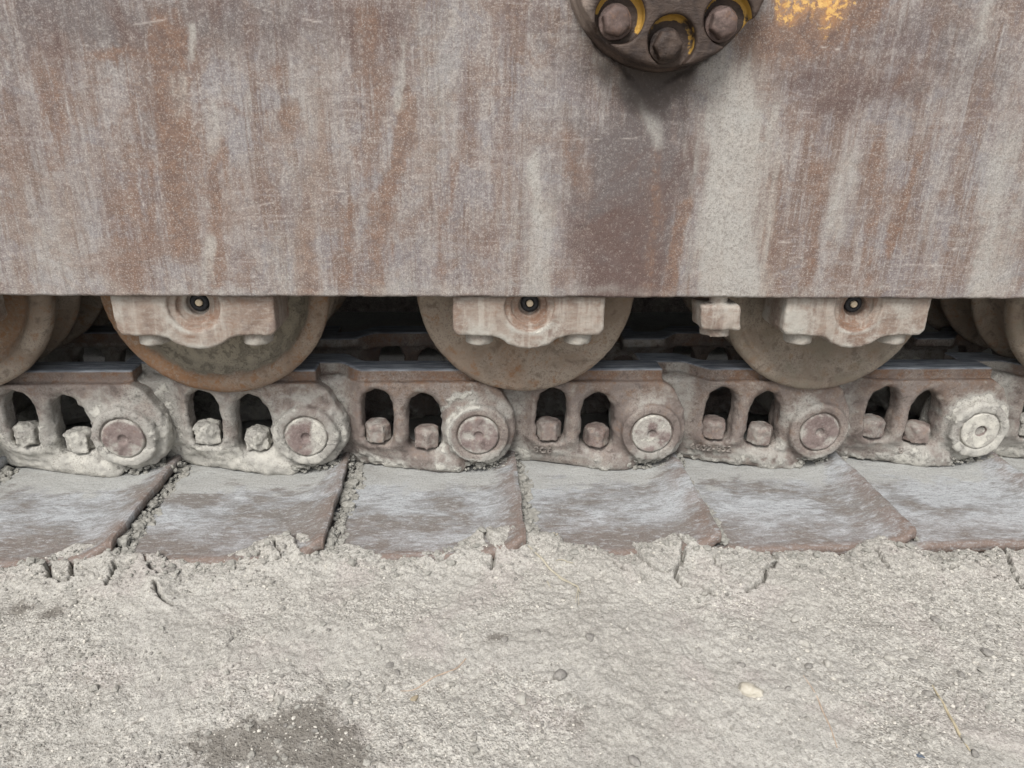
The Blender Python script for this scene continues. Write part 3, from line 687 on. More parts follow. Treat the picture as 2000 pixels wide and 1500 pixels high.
for i, (bx, bz) in enumerate(BOLTS[:3]):
    obj("cover_bolt", hex_bolt("cover_bolt", M['boss'] if i == 1 else M['hub_bolt'], 0.0150, 0.021, 0.7 * i, -0.3 if i != 1 else -0.8, wob=0.0006, vox=0.0011), cover, (bx, 0.8455, bz))

# ---- track rollers
def roller_profile(kind):
    if kind == 'dish': a = [(0, 0.024), (0.05, 0.022), (0.116, 0.020), (0.125, 0.010), (0.131, 0.002), (0.140, 0.0), (0.149, 0.002), (0.154, 0.007), (0.155, 0.012)]
    elif kind == 'cone': a = [(0, 0.004), (0.06, 0.006), (0.10, 0.003), (0.136, 0.0), (0.138, 0.0008), (0.145, 0.0005), (0.151, 0.003), (0.1545, 0.008), (0.155, 0.012)]
    else: a = [(0, 0.020), (0.075, 0.017), (0.108, 0.012), (0.126, 0.005), (0.134, 0.002), (0.1365, 0.004), (0.139, 0.001), (0.149, 0.002), (0.1535, 0.006), (0.155, 0.012)]
    a = a + [(0.1548, 0.022), (0.150, 0.0265), (0.133, 0.029), (0.1285, 0.033), (0.1275, 0.060), (0.128, 0.080), (0.131, 0.090), (0.146, 0.094), (0.1495, 0.098), (0.1495, 0.106), (0.146, 0.110), (0.12, 0.116), (0.10, 0.13), (0.098, 0.145)]
    return dens(a, 0.004)
ROLLERS = [(-1.10, 'dish'), (-0.722, 'dish'), (-0.347, 'dish'), (0.0845, 'cone'), (0.5265, 'ring'), (0.962, 'ring'), (1.39, 'cone')]
for i, (rx, kind) in enumerate(ROLLERS):
    half = roller_profile(kind)
    prof = half + [(a, 0.29 - b) for a, b in half[-2::-1]]
    V, Q = lathe(prof, 200)
    r_ = np.hypot(V[:, 0], V[:, 2]); nrm = vnormals(V, Q)
    n1 = fbm(V[:, 0] + i, V[:, 1], V[:, 2], 60, 4, 400 + i); n2 = fbm(V[:, 0] + i, V[:, 1], V[:, 2], 220, 2, 420 + i)
    V = V + nrm * (0.0007 * n1 + 0.0004 * n2)[:, None]
    d = col4(len(V))
    face = sstep(0.03, 0.02, V[:, 1])
    if kind == 'dish':
        d[:, 0] = face * (sstep(0.130, 0.125, r_ + 0.003 * n1) * 1.1 if i != 1 else 0.1)
        d[:, 1] = face * (sstep(0.125, 0.130, r_ + 0.003 * n1) * (0.35 + 0.65 * sstep(0.05, -0.04, V[:, 0] + 0.03 * n1)) if i != 1 else 0.7 * sstep(0.13, 0.115, r_))
    elif kind == 'cone':
        d[:, 0] = face * (-0.10 + 0.45 * sstep(0.02, 0.13, V[:, 0]))
        d[:, 1] = face * 0.35 * sstep(0.03, 0.0, np.abs(V[:, 0] + 0.02)) + 0.1
    else:
        d[:, 0] = face * (0.45 + 0.25 * n1)
    obj("track_roller", mesh_np("track_roller", V, Q, M['roller'], True, {"dirt": d}), machine, (rx, 0.975, 0.301))

# ---- roller bearing caps under the side plate
def cap_mesh(seed):
    h = 0.0020
    org = (-0.112, -0.010, 0.232)
    X_, Y_, Z_ = grid3(org, (0.112, 0.088, 0.320), h)
    out = [(-0.0985, 0.3155), (0.0985, 0.3155), (0.0985, 0.270), (0.0935, 0.2635), (0.050, 0.2625), (0.038, 0.2590), (0.027, 0.2505), (0.014, 0.2455), (0, 0.2440), (-0.014, 0.2455), (-0.027, 0.2505), (-0.038, 0.2590), (-0.050, 0.2625), (-0.0935, 0.2635), (-0.0985, 0.270)]
    f = sd_poly(X_, Z_, [(a * 0.985, 0.2795 + (b - 0.2795) * 0.95) for a, b in out]) - 0.0018
    f = smax(f, np.abs(Y_ - 0.038) - 0.038, 0.0045)
    f = smax(f, -sd_cyl_y(X_, Y_, Z_, 0.0, 0.301, 0.0320, -0.03, 0.0055, 0.001), 0.0025)
    f = smax(f, -sd_cyl_y(X_, Y_, Z_, 0.0, 0.301, 0.0235, -0.03, 0.0115, 0.001), 0.002)
    f = smax(f, -sd_cyl_y(X_, Y_, Z_, 0.001, 0.301, 0.0145, -0.03, 0.022, 0.001), 0.004)
    f = smax(f, Z_ - 0.3155, 0.0015)
    f = f + (0.0006 * fbm(X_ + seed, Y_, Z_, 55, 3, 500) + 0.0003 * fbm(X_ + seed, Y_, Z_, 190, 2, 501)).reshape(f.shape)
    V, Q = surface_nets(f, org, h)
    d = col4(len(V)); a, b, c = V.T
    n1 = fbm(a + seed, b, c, 30, 4, 510); rr = np.hypot(a, c - 0.301)
    d[:, 0] = 0.24 + 0.42 * n1 + 0.35 * sstep(0.272, 0.25, c) + 0.35 * sstep(0.012, -0.03, a + 0.06)
    d[:, 1] = 0.75 * sstep(0.034, 0.031, rr) + (0.40 * sstep(0.1, 0.5, fbm(a + seed, b, c, 24, 3, 520)))
    d[:, 0] = d[:, 0] - 0.35 * sstep(0.034, 0.031, rr) + 0.55 * np.exp(-((rr - 0.0355) / 0.0035) ** 2) * sstep(0.29, 0.268, c) + 0.5 * sstep(0.020, 0.016, rr)
    return mesh_np("bearing_cap", V, Q, M['cap'], True, {"dirt": d})
pV, pQ = lathe(dens([(0, -0.0005), (0.0045, -0.0005), (0.0052, 0.0), (0.0062, -0.0032), (0.0098, -0.0032), (0.0118, -0.0012), (0.0122, 0.004)], 0.0012), 48)
plug_me = mesh_np("shaft_plug", pV, pQ, M['rubber'])
cV, cQ = lathe(dens([(0, -0.0026), (0.0034, -0.0026), (0.0044, -0.0018), (0.0046, 0.001)], 0.0012), 40)
core_me = mesh_np("plug_core", cV, cQ, M['plug'])
bV, bQ = lathe(dens([(0, -0.0160), (0.0165, -0.0160), (0.0184, -0.0145), (0.0190, -0.008), (0.0178, 0.002)], 0.0015), 44, 'Z')
bV = bV * np.array([1, 1, 1]); nr_ = fbm(bV[:, 0], bV[:, 1], bV[:, 2], 120, 3, 530)
bV = bV * (1 + 0.04 * nr_)[:, None]
capbolt_me = mesh_np("cap_bolt", bV, bQ, M['cap'], True, {"dirt": col4(len(bV), 0.75)})
for i, cx in enumerate([-1.09, -0.712, -0.3415, 0.0805, 0.5185, 0.950, 1.37]):
    c = obj("bearing_cap", cap_mesh(i * 3.7), machine, (cx, 0.885, 0))
    pl = obj("shaft_plug", plug_me, c, (0.0015, 0.0195, 0.3015))
    o2 = obj("plug_core", core_me, c, (0.0015, 0.0175, 0.3015))
    o2.name = "plug_core"
    for s in (-1, 1):
        obj("cap_bolt", capbolt_me, c, (0.066 * s + 0.002, 0.026, 0.2625))

# ---- hanging adjuster block between the second and third cap
h = 0.0018
org = (-0.045, -0.012, 0.250)
X_, Y_, Z_ = grid3(org, (0.045, 0.066, 0.322), h)
f = sd_box(X_ + 0.14 * (Z_ - 0.29), Y_, Z_, (0, 0.024, 0.2885), (0.0262, 0.024, 0.0170), 0.0045)
f = smin(f, np.maximum(np.hypot(X_ - 0.002, Y_ - 0.026) - 0.0195, np.abs(Z_ - 0.268) - 0.007), 0.004)
f = smin(f, np.maximum(np.hypot(X_ + 0.001, Y_ - 0.020) - (0.0115 + 0.0009 * np.sin(Z_ * 2100)), np.abs(Z_ - 0.311) - 0.010), 0.003)
f = f + (0.0010 * fbm(X_, Y_, Z_, 70, 3, 540)).reshape(f.shape)
V, Q = surface_nets(f, org, h)
d = col4(len(V), 0.48); d[:, 0] += 0.3 * fbm(V[:, 0], V[:, 1], V[:, 2], 60, 3, 541)
obj("stud_block", mesh_np("stud_block", V, Q, M['cap'], True, {"dirt": d}), machine, (0.331, 0.876, 0.0), label="mud-coated square nut block on a threaded stud")

# ---- track links
OFF = 0.036
def ramp_c(x, z=None):
    up = OFF * sstep(-0.171, -0.213, x)
    if z is None: return up
    packed = 0.023 * sstep(-0.166, -0.204, x)                  # silt packed into the joint
    up = packed + (up - packed) * sstep(0.150, 0.160, z)
    foot = 0.046 * np.clip((-0.062 - x) / 0.17, 0, 1)
    k = sstep(0.022, 0.062, z)
    return up * k + np.maximum(foot, up * 0.8) * (1 - k)
lh = 0.0022
lorg = (-0.325, -0.022, -0.002)
X_, Y_, Z_ = grid3(lorg, (0.068, 0.098, 0.183), lh)
Yp = Y_ - ramp_c(X_, Z_)
TH = 0.036
body = sd_poly(X_, Z_, [(-0.285, 0.155), (0.014, 0.155), (0.032, 0.142), (0.051, 0.108), (0.030, 0.05), (-0.006, 0.028), (-0.024, 0.012), (-0.205, 0.012), (-0.235, 0.022), (-0.270, 0.05), (-0.305, 0.10), (-0.300, 0.14)]) - 0.002
body = smin(body, np.hypot(X_, Z_ - PIN_Z) - 0.0560, 0.008)
body = smin(body, np.hypot(X_ + 0.262, Z_ - PIN_Z) - 0.052, 0.012)
f = smax(body, np.abs(Yp - TH / 2) - TH / 2, 0.005)
f = smin(f, sd_box(X_, Yp + 0.0 * X_, Z_ + 0.055 * (X_ + 0.03), (-0.158, 0.017, 0.0195), (0.130, 0.0205, 0.0085), 0.005), 0.014)
f = smin(f, sd_cyl_y(X_, Y_, Z_, 0, PIN_Z, 0.0465, -0.0165, 0.03, 0.005), 0.012)
f = smin(f, sd_cyl_y(X_, Y_, Z_, 0.001, PIN_Z, 0.0570, 0.004, 0.060, 0.008), 0.008)
f = smax(f, -sd_cyl_y(X_, Y_, Z_, 0, PIN_Z, 0.0328, -0.03, -0.0125, 0.001), 0.002)
WA = [(-0.172, 0.056), (-0.134, 0.056), (-0.1315, 0.124), (-0.141, 0.1375), (-0.154, 0.1415), (-0.166, 0.136), (-0.1725, 0.12)]
WB = [(-0.104, 0.047), (-0.0585, 0.047), (-0.0575, 0.090), (-0.0625, 0.116), (-0.0735, 0.130), (-0.0870, 0.1345), (-0.098, 0.128), (-0.1030, 0.116)]
wob = (0.0016 * fbm(X_, Y_, Z_, 80, 3, 600)).reshape(f.shape)
def shrink(p, r):
    cx = (min(a for a, _ in p) + max(a for a, _ in p)) / 2; cz = (min(c for _, c in p) + max(c for _, c in p)) / 2
    w = (max(a for a, _ in p) - min(a for a, _ in p)) / 2; h_ = (max(c for _, c in p) - min(c for _, c in p)) / 2
    return [(cx + (a - cx) * (w - r) / w, cz + (c - cz) * (h_ - r) / h_) for a, c in p]
wa = sd_poly(X_, Z_, shrink(WA, 0.009)) - 0.0120 + wob
wb = sd_poly(X_, Z_, shrink(WB, 0.009)) - 0.0120 + wob
flare = 0.006 * sstep(0.012, -0.004, Yp)
f = smax(f, -(wa - flare), 0.006)
f = smax(f, -(wb - flare), 0.006)
f = smin(f, sd_box(X_, Yp, Z_, (-0.130, 0.0345, 0.1605), (0.146, 0.0225, 0.0130), 0.0022), 0.0012)
LV, LQ = surface_nets(f, lorg, lh)
LN = vnormals(LV, LQ)
lx, ly, lz = LV.T
yp = ly - ramp_c(lx, lz)
is_top = sstep(0.1685, 0.1725, lz) * sstep(0.3, 0.8, LN[:, 2])
cavity = np.clip(1 - np.abs(LN[:, 1]), 0, 1)
# per link: amount of caked mud, where it lies; pin dirt
LINKS = {2: (0.55, 0.25, 'rust'), 3: (0.50, 0.18, 'half'), 4: (0.10, -0.05, 'rust'), 5: (0.10, 0.0, 'dust'), 6: (0.0, -0.02, 'rust'), 7: (0.12, -0.05, 'mud')}
def link_mesh(k):
    low, bias, pk = LINKS.get(k, (0.3, 0.1, 'dust'))
    n1 = fbm(lx + 3.1 * k, ly, lz, 26, 4, 610); n2 = fbm(lx + 3.1 * k, ly, lz, 90, 3, 611)
    rr = np.hypot(lx, lz - PIN_Z)
    mud = bias + 0.30 * n1 + 0.15 * n2 + (0.32 + 0.7 * low) * sstep(0.085, 0.02, lz) + 0.40 * sstep(0.045, 0.02, lz) * sstep(-0.1, 0.25, n1 + 0.6 * n2) + 0.6 * low * sstep(0.16, 0.10, lz) + 0.10 * sstep(0.5, 0.0, LN[:, 1])
    mud = mud + 0.42 * sstep(-0.182, -0.205, lx) * sstep(0.02, 0.09, lz)            # silt in the offset
    mud = mud + 0.30 * sstep(0.075, 0.052, rr) * sstep(0.030, 0.05, rr) * sstep(-0.2, 0.2, n1 + low - 0.2)
    if pk == 'mud': mud = mud + 0.7 * sstep(0.062, 0.048, rr + 0.008 * n2)
    if k == 4: mud = mud + 1.5 * np.exp(-((rr - 0.046 - 0.003 * n2) / 0.0035) ** 2) * sstep(0.01, -0.01, lx) + 1.4 * np.exp(-((rr - 0.064 - 0.005 * n2) / 0.004) ** 2) * sstep(0.0, -0.02, lx) * sstep(0.03, 0.06, lz)
    mud = mud * (1 - is_top)
    d = col4(len(LV), np.clip(mud, -0.5, 1.5))
    rail = sstep(0.1545, 0.1575, lz) * (1 - is_top)
    mud = mud - 0.45 * rail * sstep(-0.205, -0.185, lx)
    d[:, 0] = np.clip(mud, -0.5, 1.5)
    d[:, 1] = 0.32 * rail + 0.42 * sstep(0.105, 0.148, lz) * sstep(-0.15, 0.25, n1) + 0.22 * sstep(0.0, 0.5, n1)
    d[:, 2] = is_top + 0.0
    caked = sstep(0.75, 1.0, mud + 0.2 * n2)
    V = LV + LN * ((0.0006 * n2 + 0.0012 * caked * (0.7 + n2)) * (1 - is_top))[:, None]
    V = V + LN * (0.0012 * n1 * (1 - is_top))[:, None]
    return mesh_np("track_link", V, LQ, M['link'], True, {"dirt": d})

pr = dens([(0, 0.0045), (0.0055, 0.0035), (0.0075, 0.0003), (0.010, 0.0), (0.0285, 0.0), (0.0305, 0.0018), (0.0312, 0.012)], 0.0012)
def pin_mesh(kind, seed):
    q = dens([(0, 0.016), (0.0075, 0.015), (0.0085, 0.001), (0.0100, 0.0), (0.0285, 0.0), (0.0305, 0.0018), (0.0312, 0.012)], 0.0012) if kind == 'mud' else pr
    V, Q = lathe(q, 96)
    n1 = fbm(V[:, 0] + seed, V[:, 1], V[:, 2], 70, 4, 620)
    V = V + np.stack([0 * n1, 0.0011 * n1, 0 * n1], -1)
    v = {'rust': 0.24, 'half': 0.30, 'dust': 0.42, 'mud': 1.2}[kind] + 0.45 * n1
    if kind == 'half': v = v + 0.75 * sstep(0.0, 0.02, V[:, 0] - V[:, 2] * 0.3 + 0.004 * n1)
    if kind != 'mud': v = v + 0.3 * sstep(0.026, 0.030, np.hypot(V[:, 0], V[:, 2]))
    if kind == 'mud': v = v - 1.3 * sstep(0.010, 0.008, np.hypot(V[:, 0], V[:, 2]))
    return mesh_np("track_pin", V, Q, M['pin'], True, {"dirt": col4(len(V), v)})
bush_V, bush_Q = lathe(dens([(0, 0), (0.031, 0), (0.034, 0.003), (0.034, 0.107), (0.031, 0.11), (0, 0.11)], 0.01), 56)
bush_me = mesh_np("track_bushing", bush_V, bush_Q, M['pin'], True, {"dirt": col4(len(bush_V), 0.75)})
nuts = [hex_bolt("shoe_bolt", M['bolt'], 0.0200, 0.030, 0.45 * s, dv, washer=False, axis='Z', vox=0.0016, wob=wb_) for s, dv, wb_ in ((0, 0.95, 0.0022), (1, 0.9, 0.0022), (2, 0.38, 0.001), (3, 0.22, 0.001), (4, 0.30, 0.001))]
spare = None
for k, pxk in enumerate(PIN_X):
    vis = k in LINKS or k == 8
    if vis or spare is None:
        lm = link_mesh(k)
        if not vis: spare = lm
    else: lm = spare
    lk = obj("track_link", lm, machine, (pxk, MY, 0))
    far = obj("track_link", lm if vis else spare, machine, (pxk, 1.2500, 0), scale=(1, -1, 1))
    if vis:
        kind = LINKS.get(k, (0, 0, 'mud'))[2]
        obj("track_pin", pin_mesh(kind, 1.3 * k), lk, (0, -0.0178, PIN_Z))
        for q, (bx, by, bz) in enumerate([(-0.1555, 0.024, 0.0565), (-0.0795, 0.019, 0.0475)]):
            idx = {2: (0, 1), 3: (1, 0), 4: (2, 4), 5: (4, 3), 6: (3, 2), 7: (2, 4), 8: (1, 1)}[k][q]
            obj("shoe_bolt", nuts[idx], lk, (bx, by, bz), (0, 0, 0.4 * ((k * 2 + q) % 5)))
    obj("track_bushing", bush_me, machine, (pxk, 1.065, PIN_Z))

front = np.full((220, 100), 9.0)
_f = LN[:, 1] < -0.35
np.minimum.at(front, (np.clip(((lx[_f] + 0.33) / 0.002).astype(int), 0, 219), np.clip((lz[_f] / 0.002).astype(int), 0, 99)), ly[_f])
_p = np.pad(front, 1, constant_values=9.0)
fill = np.min([_p[1+a:221+a, 1+c:101+c] for a in (-1, 0, 1) for c in (-1, 0, 1)], axis=0)
front = np.where(front > 1, fill, front)
def front_y(x, z): return front[np.clip(((x + 0.33) / 0.002).astype(int), 0, 219), np.clip((z / 0.002).astype(int), 0, 99)]
# raised casting numbers along the foot of three links
def casting_number(txt, parent, x0, z0, size, tilt=0.0):
    cu = bpy.data.curves.new("casting_number", 'FONT')
    cu.body = txt; cu.size = size; cu.extrude = 0.0016; cu.bevel_depth = 0.0004; cu.bevel_resolution = 1; cu.space_character = 1.15
    t = bpy.data.objects.new("tmp", cu); COL.objects.link(t)
    bpy.context.view_layer.update()
    me = bpy.data.meshes.new_from_object(t.evaluated_get(bpy.context.evaluated_depsgraph_get()))
    bpy.data.objects.remove(t)
    n = len(me.vertices); co = np.empty(n * 3); me.vertices.foreach_get("co", co); co = co.reshape(-1, 3)
    X, Z, E = co[:, 0] + x0, co[:, 1] + z0 + tilt * co[:, 0], co[:, 2]
    cxm, czm = np.round(X / 0.009) * 0.009, np.full_like(Z, z0 + 0.004)
    Yv = np.minimum(front_y(cxm, czm), front_y(X, Z)) - 0.0004 - E
    me.vertices.foreach_set("co", np.stack([X, Yv, Z], -1).astype(np.float32).ravel())
    me.materials.clear(); me.materials.append(M['link'])
    a = me.color_attributes.new("dirt", 'FLOAT_COLOR', 'POINT')
    a.data.foreach_set("color", col4(n, 0.35).ravel())
    me.update(); me.name = "casting_number"
    obj("casting_number", me, parent)
links_near = [o for o in machine.children if o.name.startswith("track_link") and o.location.y < 1.0]
casting_number("8G6", links_near[5], -0.178, 0.0335, 0.0150)
casting_number("6632-852", links_near[6], -0.190, 0.0345, 0.0145)
casting_number("8", links_near[7], -0.112, 0.0300, 0.0150)

# ---- track shoes
def shoe_mesh(k):
    x0, x1 = SEAM_X[k - 1] - 0.012, SEAM_X[k]
    L = x1 - x0
    uu = np.concatenate([np.linspace(0, L - 0.07, 90, endpoint=False), np.linspace(L - 0.07, L, 60)])
    y0 = 0.772
    vv = np.concatenate([np.linspace(0.0, 0.02, 16, endpoint=False), np.linspace(0.02, 0.30, 120, endpoint=False), np.linspace(0.30, 0.685, 20)])
    U, W = np.meshgrid(uu, vv, indexing='ij')
    n0 = fbm(U + 5 * k, W, None, 9, 3, 700 + k); n1 = fbm(U + 5 * k, W, None, 40, 4, 710 + k); n2 = fbm(U * 0.4 + 5 * k, W, None, 190, 3, 720)
    curl = np.clip((U - (L - 0.075)) / 0.075, 0, 1)
    z = 0.0075 + 0.0235 * curl ** 2.1 - 0.007 * sstep(0.03, 0.0, U) + 0.0022 * n0 + 0.0007 * n1 + 0.00025 * n2
    z = z - 0.004 * sstep(0.13, 0.02, W) * (0.6 + 0.5 * n0)                # worn towards the outer edge
    z = z - 0.006 * (1 - np.sqrt(np.clip(1 - (1 - np.clip(W / 0.008, 0, 1)) ** 2, 0, 1)))
    z = z - 0.0035 * sstep(L - 0.006, L, U)
    fe = 0.0035 * fbm(U + 3 * k, W * 0, None, 22, 3, 730) + 0.010 * sstep(L - 0.030, L, U) ** 2   # front edge wanders, corner worn round
    Yv = y0 + W + fe * sstep(0.06, 0.0, W)
    Xv = x0 + U + 0.0016 * fbm(W, U * 0 + k, None, 40, 3, 740) * sstep(L - 0.03, L, U)
    nu, nv = U.shape
    V = np.stack([Xv, Yv, z], -1).reshape(-1, 3)
    B = V.copy().reshape(nu, nv, 3); B[..., 2] -= 0.013; B[:, 0, 2] += 0.006; B = B.reshape(-1, 3)
    F = grid_faces(nu, nv); Fb = F[:, ::-1] + nu * nv
    gi = np.arange(nu * nv).reshape(nu, nv)
    rim = np.concatenate([gi[:, 0], gi[-1, 1:], gi[-2::-1, -1], gi[0, -2:0:-1]]); rn = np.roll(rim, -1)
    S = np.stack([rn, rim, rim + nu * nv, rn + nu * nv], -1)
    d = col4(nu * nv)
    Uf, Wf, nf, nn = U.ravel(), W.ravel(), n1.ravel(), n0.ravel()
    d[:, 0] = 0.10 + 0.75 * sstep(0.13, 0.21, Wf + 0.03 * nf) * sstep(0.9, 0.3, curl.ravel()) + 0.2 * nn + 0.35 * sstep(0.04, 0.01, Uf)
    d[:, 1] = 0.85 * sstep(0.016, 0.002, Wf) + 0.8 * sstep(0.45, 0.95, curl.ravel()) * sstep(-0.5, 0.2, nf) + 0.35 * sstep(0.11, 0.02, Wf + 0.03 * nf)
    d[:, 2] = {2: 0.25, 3: 0.2, 4: 0.45, 5: 0.9, 6: 0.75, 7: 0.9}.get(k, 0.5) - 0.55 * sstep(0.10, 0.02, Wf + 0.03 * nf)
    d = np.concatenate([d, d])
    return mesh_np("track_shoe", np.concatenate([V, B]), np.concatenate([F, Fb, S]), M['shoe'], True, {"dirt": d})
for k in range(1, len(SEAM_X)):
    obj("track_shoe", shoe_mesh(k), machine)

# ------------------------------------------------------------------ loose mud between the shoes (nobody could count it)
ico_V = None
def ico(sub=1):
    t = (1 + 5 ** 0.5) / 2
    v = [(-1, t, 0), (1, t, 0), (-1, -t, 0), (1, -t, 0), (0, -1, t), (0, 1, t), (0, -1, -t), (0, 1, -t), (t, 0, -1), (t, 0, 1), (-t, 0, -1), (-t, 0, 1)]
    f = [(0,11,5),(0,5,1),(0,1,7),(0,7,10),(0,10,11),(1,5,9),(5,11,4),(11,10,2),(10,7,6),(7,1,8),(3,9,4),(3,4,2),(3,2,6),(3,6,8),(3,8,9),(4,9,5),(2,4,11),(6,2,10),(8,6,7),(9,8,1)]
    v = [np.array(a) / np.linalg.norm(a) for a in v]
    for _ in range(sub):
        c = {}; nf = []
        def mid(a, b):
            k = (min(a, b), max(a, b))
            if k not in c:
                m = v[a] + v[b]; v.append(m / np.linalg.norm(m)); c[k] = len(v) - 1
            return c[k]
        for a, b, d in f:
            x, y_, z_ = mid(a, b), mid(b, d), mid(d, a)
            nf += [(a, x, z_), (b, y_, x), (d, z_, y_), (x, y_, z_)]
        f = nf
    return np.array(v), np.array(f)
I1V, I1F = ico(1)
I2V, I2F = ico(2)
def clump(pos, size, seed, flat=0.75):
    """many irregular crumbs as one mesh: pos (n,3), size (n,)"""
    n = len(pos); g = np.random.default_rng(seed)
    base = np.repeat(I1V[None], n, 0)
    base = base / np.maximum(np.abs(base).max(2, keepdims=True), 0.72) * 0.85
    base = base * (1 + g.uniform(-0.26, 0.26, (n, len(I1V), 1)))
    base = base * g.uniform(0.6, 1.25, (n, 1, 3)) * np.array([1, 1, flat])
    an = g.uniform(0, 6.28, n); ca, sa = np.cos(an)[:, None], np.sin(an)[:, None]
    bx = base[..., 0] * ca - base[..., 1] * sa; by = base[..., 0] * sa + base[..., 1] * ca
    V = np.stack([bx, by, base[..., 2]], -1) * size[:, None, None] + pos[:, None, :]
    F = (I1F[None] + (np.arange(n) * len(I1V))[:, None, None]).reshape(-1, 3)
    return V.reshape(-1, 3), F
pos, siz = [], []
for k in range(1, len(SEAM_X) - 1):
    sxk = SEAM_X[k]
    wid = [0.020, 0.020, 0.024, 0.022, 0.014, 0.008, 0.006, 0.006, 0.01][min(k - 1, 8)] * 1.0
    if not (-0.75 < sxk < 1.0): continue
    n = 520 if k < 6 else 150
    yy = rng.uniform(0.785, 1.02, n) ; xx = sxk + 0.0015 + wid * rng.beta(1.2, 1.6, n) * (1.0 + 0.3 * rng.standard_normal(n) * 0.3)
    s = rng.lognormal(math.log(0.0019), 0.65, n)
    s = np.minimum(s, 0.0085)
    hgt = 0.004 + 0.010 * sstep(wid * 1.1, 0.0, xx - sxk) * rng.uniform(0.3, 1.0, n)
    pos.append(np.stack([xx, yy, hgt], -1)); siz.append(s)
for k, pxk in enumerate(PIN_X):          # heaped under each pin boss
    if not (-0.75 < pxk < 1.05): continue
    n = 230
    xx = pxk + rng.uniform(-0.035, 0.062, n); yy = rng.uniform(0.985, 1.03, n)
    s = np.minimum(rng.lognormal(math.log(0.0026), 0.4, n), 0.0065)
    pos.append(np.stack([xx, yy, 0.012 + rng.uniform(0, 0.014, n)], -1)); siz.append(s)
V, F = clump(np.concatenate(pos), np.concatenate(siz), 5)
tag(obj("mud_crumbs", mesh_np("mud_crumbs", V, F, M['crumb'], False)), "crumbled dry grey mud packed between the track shoes", kind='stuff')
# gravel on the ground and crumbs along its broken edge
def scatter(n, med, sig, smax_, edge=0):
    if edge:
        X = rng.uniform(-0.64, 0.84, n); Yq = np.interp(X, [e[0] for e in EDGE], [e[1] for e in EDGE]) - np.abs(rng.normal(0, 0.020, n)) - 0.003
    else:
        X = rng.uniform(-0.64, 0.84, n * 3); Yq = rng.uniform(0.40, 0.79, n * 3)
        keep = rng.uniform(0, 1, n * 3) < 0.15 + 0.85 * sstep(-0.2, 0.4, fbm(X, Yq, None, 6, 4, 61))
        X, Yq = X[keep][:n], Yq[keep][:n]
    s = np.minimum(rng.lognormal(math.log(med), sig, len(X)), smax_)
    ii = np.clip(np.searchsorted(gx, X), 0, len(gx) - 1); jj = np.clip(np.searchsorted(gy, Yq), 0, len(gy) - 1)
    return np.stack([X, Yq, GZ[ii, jj] + s * 0.2], -1), s
I1V, I1F = ico(0)
for nm, mt, lab, sets in (("fine_gravel", 'stone_pale', "pale fine grit strewn over the silt", [scatter(5500, 0.00080, 0.45, 0.0024)]),
                          ("dark_grit", 'stone_dark', "dark fine grit strewn over the silt", [scatter(3600, 0.00080, 0.5, 0.0026), scatter(420, 0.0019, 0.35, 0.0038)]),
                          ("silt_clods", 'clod', "low silt clods and pellets pressed into the ground", [scatter(420, 0.0026, 0.35, 0.0055)]),
                          ("mud_flecks", 'crumb', "broken mud flecks along the torn edge of the silt", [scatter(1100, 0.0016, 0.6, 0.006, 1), scatter(1500, 0.0011, 0.5, 0.004)])):
    p_ = np.concatenate([q[0] for q in sets]); s_ = np.concatenate([q[1] for q in sets])
    V, F = clump(p_, s_, 9 + len(nm), 0.7)
    tag(obj(nm, mesh_np(nm, V, F, M[mt], False)), lab, kind='stuff')

# ------------------------------------------------------------------ single stones, straw and stems lying on the ground
STONES = [('white stone', 0.28, 0.537, 0.0113), ('pale', 0.051, 0.539, 0.007), ('d', 0.092, 0.563, 0.0083), ('d', -0.082, 0.589, 0.0053), ('d', -0.073, 0.578, 0.0047), ('tan', -0.053, 0.544, 0.0045), ('d', 0.132, 0.618, 0.0067), ('d', 0.076, 0.632, 0.0051), ('d', 0.285, 0.573, 0.0049), ('d', 0.357, 0.571, 0.0049), ('l', 0.379, 0.574, 0.006), ('l', 0.451, 0.58, 0.0061), ('d', 0.474, 0.576, 0.005), ('l', 0.468, 0.581, 0.0051), ('d', 0.462, 0.53, 0.0058), ('d', 0.513, 0.554, 0.0049), ('l', 0.368, 0.606, 0.0068), ('d', 0.539, 0.637, 0.006), ('d', -0.054, 0.489, 0.0042), ('d', 0.147, 0.462, 0.0064), ('d', 0.459, 0.456, 0.0047), ('blue chip', 0.406, 0.456, 0.0056), ('d', 0.31, 0.614, 0.0045), ('d', 0.32, 0.538, 0.0041), ('l', 0.377, 0.648, 0.0066), ('dk', 0.039, 0.619, 0.0055), ('dk', 0.562, 0.582, 0.0068), ('l', -0.415, 0.775, 0.0057), ('d', -0.362, 0.752, 0.0055), ('l', -0.096, 0.615, 0.0044)]
